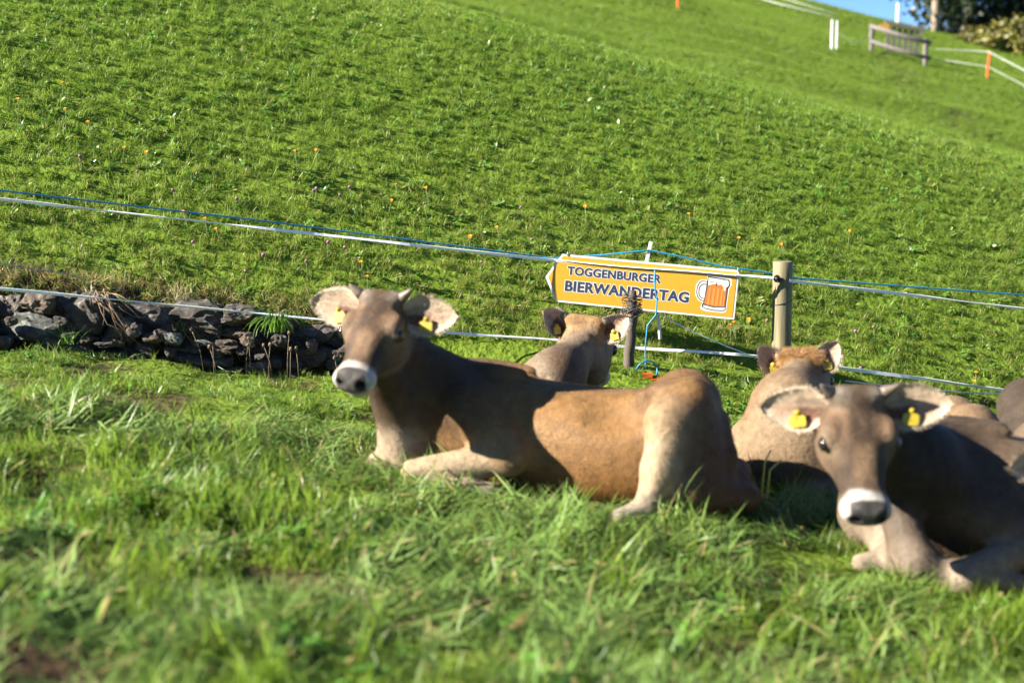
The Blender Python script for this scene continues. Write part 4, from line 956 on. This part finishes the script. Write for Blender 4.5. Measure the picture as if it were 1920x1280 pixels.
def far_post(px, pytop, pybot, Y, w, mat, label, name, lean=0, cat='post'):
    b_ = gpt(px, Y); h_ = (pybot-pytop)/F_PX*Y; mb = MB()
    pts = [b_-(0,0,.2), b_+np.array([lean*h_*.5,0,h_*.5]), b_+np.array([lean*h_,0,h_])]; mb.tube(pts, [w,w,w*.9], 8)
    return tag(mb.build(name, mat), label, cat, 'marker posts of the far fence')
far_post(1549, 38, 93, WY, .032, M['white_paint'], 'white post, left one of the pair beside the far barrier', 'white_post')
far_post(1558, 37, 92, WY+.1, .026, M['white_paint'], 'thinner white post, right one of the pair beside the far barrier', 'white_post')
far_post(1837, 96, 146, OY, .04, M['orange'], 'orange marker post leaning right of the far barrier', 'orange_post', .09)
far_post(1265, -34, 16, TY, .04, M['orange'], 'orange marker post at the top edge of the far slope', 'orange_post')
far_post(1669, 8, 46, 55, .06, M['white_paint'], 'white post standing against the sky on the far crest', 'white_post')
def far_rope(pts, r, mat, label): cord('far_fence_rope', [gpt(a, Yv, h_) for a, Yv, h_ in pts], r, mat, label)
far_rope([(1240,WY+2.5,.9),(1330,WY+2,.85),(1440,WY+1,.85),(1549,WY,.9)], .008, M['rope_white'], 'white rope on the far slope ending at the pair of white posts')
far_rope([(1240,WY+2.6,1.05),(1380,WY+1.8,1.0),(1470,WY+1,1.0),(1558,WY+.1,1.0)], .006, M['rope_white'], 'second thinner rope above the white rope on the far slope')
far_rope([(1558,WY,.5),(1585,WY+(GYv-WY)*.5,.28),(1622,GYv,.35)], .009, M['rope_white'], 'slack white rope between the white posts and the grey barrier')
far_rope([(1724,GYv-.5,.5),(1780,(GYv+OY)/2,.6),(1838,OY,.75),(1925,OY-2,.7),(2000,OY-3,.65)], .006, M['rope_white'], 'pale rope right of the barrier running over the orange post')
far_rope([(1724,GYv-.5,.25),(1838,OY,.35),(1925,OY-2,.3),(2000,OY-3,.3)], .004, M['rope_white'], 'lower pale rope right of the barrier')

# ------------------------------------------------------------------ trees and shrubs on the crest
def leaves(name, centre, rad, n, size, mat, parent, seed, hollow=.3):
    r = np.random.default_rng(seed); V = np.empty((n*4,3)); k = 26; cl = r.normal(size=(k,3)); cl /= np.linalg.norm(cl, axis=1)[:,None]; cl *= (r.random(k)**.4)[:,None]
    c = cl[r.integers(0, k, n)]+r.normal(0, .20, (n,3)); c = centre+c*np.array(rad)
    a = r.normal(size=(n,3)); a /= np.linalg.norm(a, axis=1)[:,None]; b = np.cross(a, r.normal(size=(n,3))); b /= np.linalg.norm(b, axis=1)[:,None]
    s_ = size*r.uniform(.6,1.3,(n,1)); V[0::4] = c-a*s_; V[1::4] = c-b*s_*.5; V[2::4] = c+a*s_; V[3::4] = c+b*s_*.5
    return mesh_obj(name, V, np.arange(n*4).reshape(n,4), mat, parent, False)
def tree(px, Y, hgt, r0, label, seed, lo=1.4, n=6000, rad=2.6):
    b_ = gpt(px, Y); t = empty('deciduous_tree', tuple(b_)); tag(t, label, 'tree', 'trees on the far crest'); r = random.Random(seed); mb = MB()
    mb.tube([b_+np.array([.03*math.sin(i), 0, -.3+i*hgt*.1]) for i in range(9)], [r0*(1-.075*i) for i in range(9)], 10)
    for i in range(7):
        z0 = r.uniform(.25,.75)*hgt; an = r.uniform(0, 6.28); L_ = r.uniform(1.2, 2.6); d_ = np.array([math.cos(an), math.sin(an), .35])
        mb.tube([b_+np.array([0,0,z0]), b_+np.array([0,0,z0])+d_*L_*.5, b_+np.array([0,0,z0-.15])+d_*L_], [r0*.45, r0*.28, r0*.1], 6)
    mb.build('trunk', M['bark'], t, True)
    leaves('crown', b_+np.array([0,0,lo+hgt*.5]), (rad, rad, hgt*.5), n, .16, M['fleaf_dark'], t, seed)
tree(1737, 55, 8, .17, 'tree with a pale bare trunk against the sky on the far crest', 1, lo=.9, n=5000, rad=1.9)
tree(1795, 57, 9, .20, 'dark leafy tree just right of the pale trunk on the crest', 2, lo=-.2, n=7000)
tree(1850, 58, 9, .22, 'dark leafy tree in the top right corner above the yellowish shrubs', 3, lo=-.6, n=8000, rad=2.8)
tree(1925, 58, 9, .22, 'dark leafy tree cut by the right edge on the crest', 4, lo=-.8, n=8000, rad=3.0)
tree(2010, 57, 9, .22, 'dark tree just beyond the right edge of the crest', 5, lo=-.8, n=5000, rad=3.0)
def shrub(px, Y, rad, label, mat, seed, n=1600):
    b_ = gpt(px, Y); t = empty('shrub', tuple(b_)); tag(t, label, 'shrub', 'shrubs under the trees on the crest'); mb = MB(); r = random.Random(seed)
    for i in range(5):
        an = r.uniform(0,6.28); mb.tube([b_-(0,0,.1), b_+np.array([math.cos(an)*rad[0]*.3, math.sin(an)*.2, rad[2]*.7]), b_+np.array([math.cos(an)*rad[0]*.6, math.sin(an)*.3, rad[2]*1.2])], [.03,.02,.008], 5)
    mb.build('stems', M['bark'], t, True); leaves('foliage', b_+np.array([0,0,rad[2]*.75]), rad, n, .085, mat, t, seed)
shrub(1812, 54, (.6,.5,.35), 'small yellow-green shrub left of the larger ones under the trees', M['fleaf_yellow'], 11, 900)
shrub(1858, 53.5, (.8,.6,.6), 'yellowing shrub in the middle of the row under the trees', M['fleaf_yellow'], 12)
shrub(1905, 53, (.9,.7,.85), 'larger yellow-leaved shrub by the right edge under the trees', M['fleaf_yellow'], 13, 2200)
shrub(1950, 53, (.9,.7,.9), 'dark green shrub at the right edge under the trees', M['fleaf_dark'], 14)
shrub(1790, 56, (1.2,.5,.5), 'dark low shrub at the foot of the pale trunk', M['fleaf_dark'], 15)

# ------------------------------------------------------------------ meadow flowers, seed stalks, clumps
def flower_mesh(kind):
    mb = MB(); r = random.Random(4)
    if kind == 'hawk':
        for ring_, (rd, zz_) in enumerate(((.013,.0),(.009,.003))):
            for k in range(12):
                a = k*math.pi/6+ring_*.26; d_ = np.array([math.cos(a), math.sin(a), 0]); s_ = np.array([-d_[1], d_[0], 0])
                mb.add([np.array([0,0,zz_]), d_*rd*.6+s_*.003+(0,0,zz_+.002), d_*rd+(0,0,zz_+.001), d_*rd*.6-s_*.003+(0,0,zz_+.002)], [(0,1,2,3)])
    else:
        V, Fc = uv_sphere(9, 6); V = V*(np.array([1,1,1.05])*.008 if kind == 'clover' else np.array([.007,.007,.009])); V *= (1+.18*np.sin(np.arange(len(V))*2.3))[:,None]; mb.add(V, Fc)
    o = mb.build('blossom', {'hawk': M['hawk'], 'clover': M['clover'], 'fluff': M['fluff']}[kind]); me = o.data; bpy.data.objects.remove(o); return me
FM = {k: flower_mesh(k) for k in ('hawk','clover','fluff')}
def flower(kind, x, y, h_, name, label, group, part, tilt):
    z = gz(x, y); st_ = MB(); st_.tube([(0,0,-.02),(tilt*h_*.3,0,h_*.5),(tilt*h_,-.01,h_)], [.0022,.0018,.0014], 5)
    o = st_.build(name, M['dry_stem'] if kind == 'fluff' else M['stem'], None, True); o.location = (x, y, z); tag(o, label, 'flower' if kind != 'fluff' else 'seed head', group)
    c = bpy.data.objects.new(part, FM[kind]); C.objects.link(c); c.parent = o; c.location = (tilt*h_, -.01, h_)
    if kind == 'hawk': c.rotation_euler = (R(rr.uniform(15,45)), 0, 0); s_ = rr.uniform(.9,1.4)
    else: s_ = rr.uniform(.9,1.35)
    c.scale = (s_,)*3
def ground_hit(px, py):
    best = None
    for Y in np.arange(6.6, 16, .02):
        p = at(px, py, Y)
        if p[2] <= gz(p[0], p[1]): return p
    return None
hk = [(118,177),(128,181),(35,216),(125,230),(172,260),(275,318),(596,312),(558,322),(728,401),(746,373),(805,384),(355,441),(390,443),(413,457),(938,456),(1298,427),(1690,573),(1830,727),(1820,731),(1470,478),(1405,628),(1370,635),(1380,640),(685,525),(1380,470),(690,560),(1590,460),(880,470),(230,300),(1100,420)]
for (px, py) in hk:
    p = ground_hit(px, py+14)
    if p is not None: flower('hawk', p[0], p[1], rr.uniform(.10,.16), 'yellow_flower', 'small yellow-orange flower on a thin stem in the hillside grass', 'yellow meadow flowers', 'blossom', rr.uniform(-.2,.2))
for (px, py) in [(150,314),(330,388),(253,352),(440,396),(585,378),(590,385),(640,388),(660,381),(362,477),(575,515),(615,486),(648,489),(460,545),(800,410),(1432,625),(1605,650),(1615,710),(900,520),(1000,470),(500,500),(1640,640),(980,405)]:
    p = ground_hit(px, py+8)
    if p is not None: flower('clover', p[0], p[1], rr.uniform(.07,.12), 'clover_flower', 'small pink clover head in the hillside grass', 'pink clover heads', 'flower_head', rr.uniform(-.2,.2))
for i in range(11):
    px = rr.uniform(330, 640); x_ = (px-960)/F_PX*6.9; y_ = float(y_foot(x_))-rr.uniform(.28,.5)
    flower('fluff', x_, y_, rr.uniform(.12,.25), 'seed_stalk', 'brown fluffy seed head on a dry stalk below the stone wall', 'dry seed stalks below the wall', 'seed_head', rr.uniform(-.35,.35))
# a drooping grass clump growing out of the wall
def clump(name, label, pos, n, ln, w, mat, seed, droop=1.6, az=None):
    r = random.Random(seed); mb = MB()
    for i in range(n):
        a = r.uniform(0, 6.28) if az is None else r.gauss(az, .8); d_ = np.array([math.cos(a), math.sin(a), 0]); s_ = np.array([-d_[1], d_[0], 0]); p = np.array(pos)+np.array([r.gauss(0,.02), r.gauss(0,.02), 0]); ang = r.uniform(.05,.6); L_ = ln*r.uniform(.6,1.2); V = []
        for k in range(7):
            t = k/6; ww = w*(1-t**1.5)+.0003; V += [p-s_*ww/2, p+s_*ww/2]; p = p+(d_*math.sin(ang)+np.array([0,0,1])*math.cos(ang))*L_/6; ang += droop*r.uniform(.7,1.3)/6
        mb.add(V, [(2*k, 2*k+1, 2*k+3, 2*k+2) for k in range(6)])
    o = mb.build(name, mat, None, True); return tag(o, label, 'grass clump', kind=None)
M['clump'] = plain('clump_grass', (.10,.21,.02), .45, .35, 30)
M['stalk'] = plain('yellow_stalk', (.38,.38,.08), .5, .2, 30)
clump('grass_clump', 'drooping grass clump growing out of the wall left of the middle calf', at(520, 622, 7.20), 70, .26, .006, M['clump'], 1, 2.4, -1.6)
clump('grass_clump', 'small upright grass clump beside the pale lichen stone', at(128, 645, 6.95), 26, .12, .005, M['clump'], 2, .8)
clump('grass_clump', 'tall fresh grass clump in front of the belly of the middle calf', (.19, 4.72, gz(.19,4.72)), 30, .17, .006, M['clump'], 3, .7)
clump('grass_clump', 'fresh upright grass clump in the lower right foreground', (.42, 3.45, gz(.42,3.45)), 40, .15, .006, M['clump'], 4, .8)
for i, (px, py, h_) in enumerate(((1428,905,.12), (1438,908,.09))):
    b_ = at(px, py, 5.0); mb = MB(); mb.tube([b_-(0,0,.05), b_+(.01,0,h_*.6), b_+(.03+.02*i,0,h_)], [.004,.004,.003], 5); mb.build('plant_stalk', M['stalk'], None, True)
    tag(bpy.data.objects['plant_stalk' if i == 0 else 'plant_stalk.001'], ('taller yellow plant stalk standing behind the haunch of the middle calf', 'shorter yellow plant stalk behind the haunch of the middle calf')[i], 'stalk')
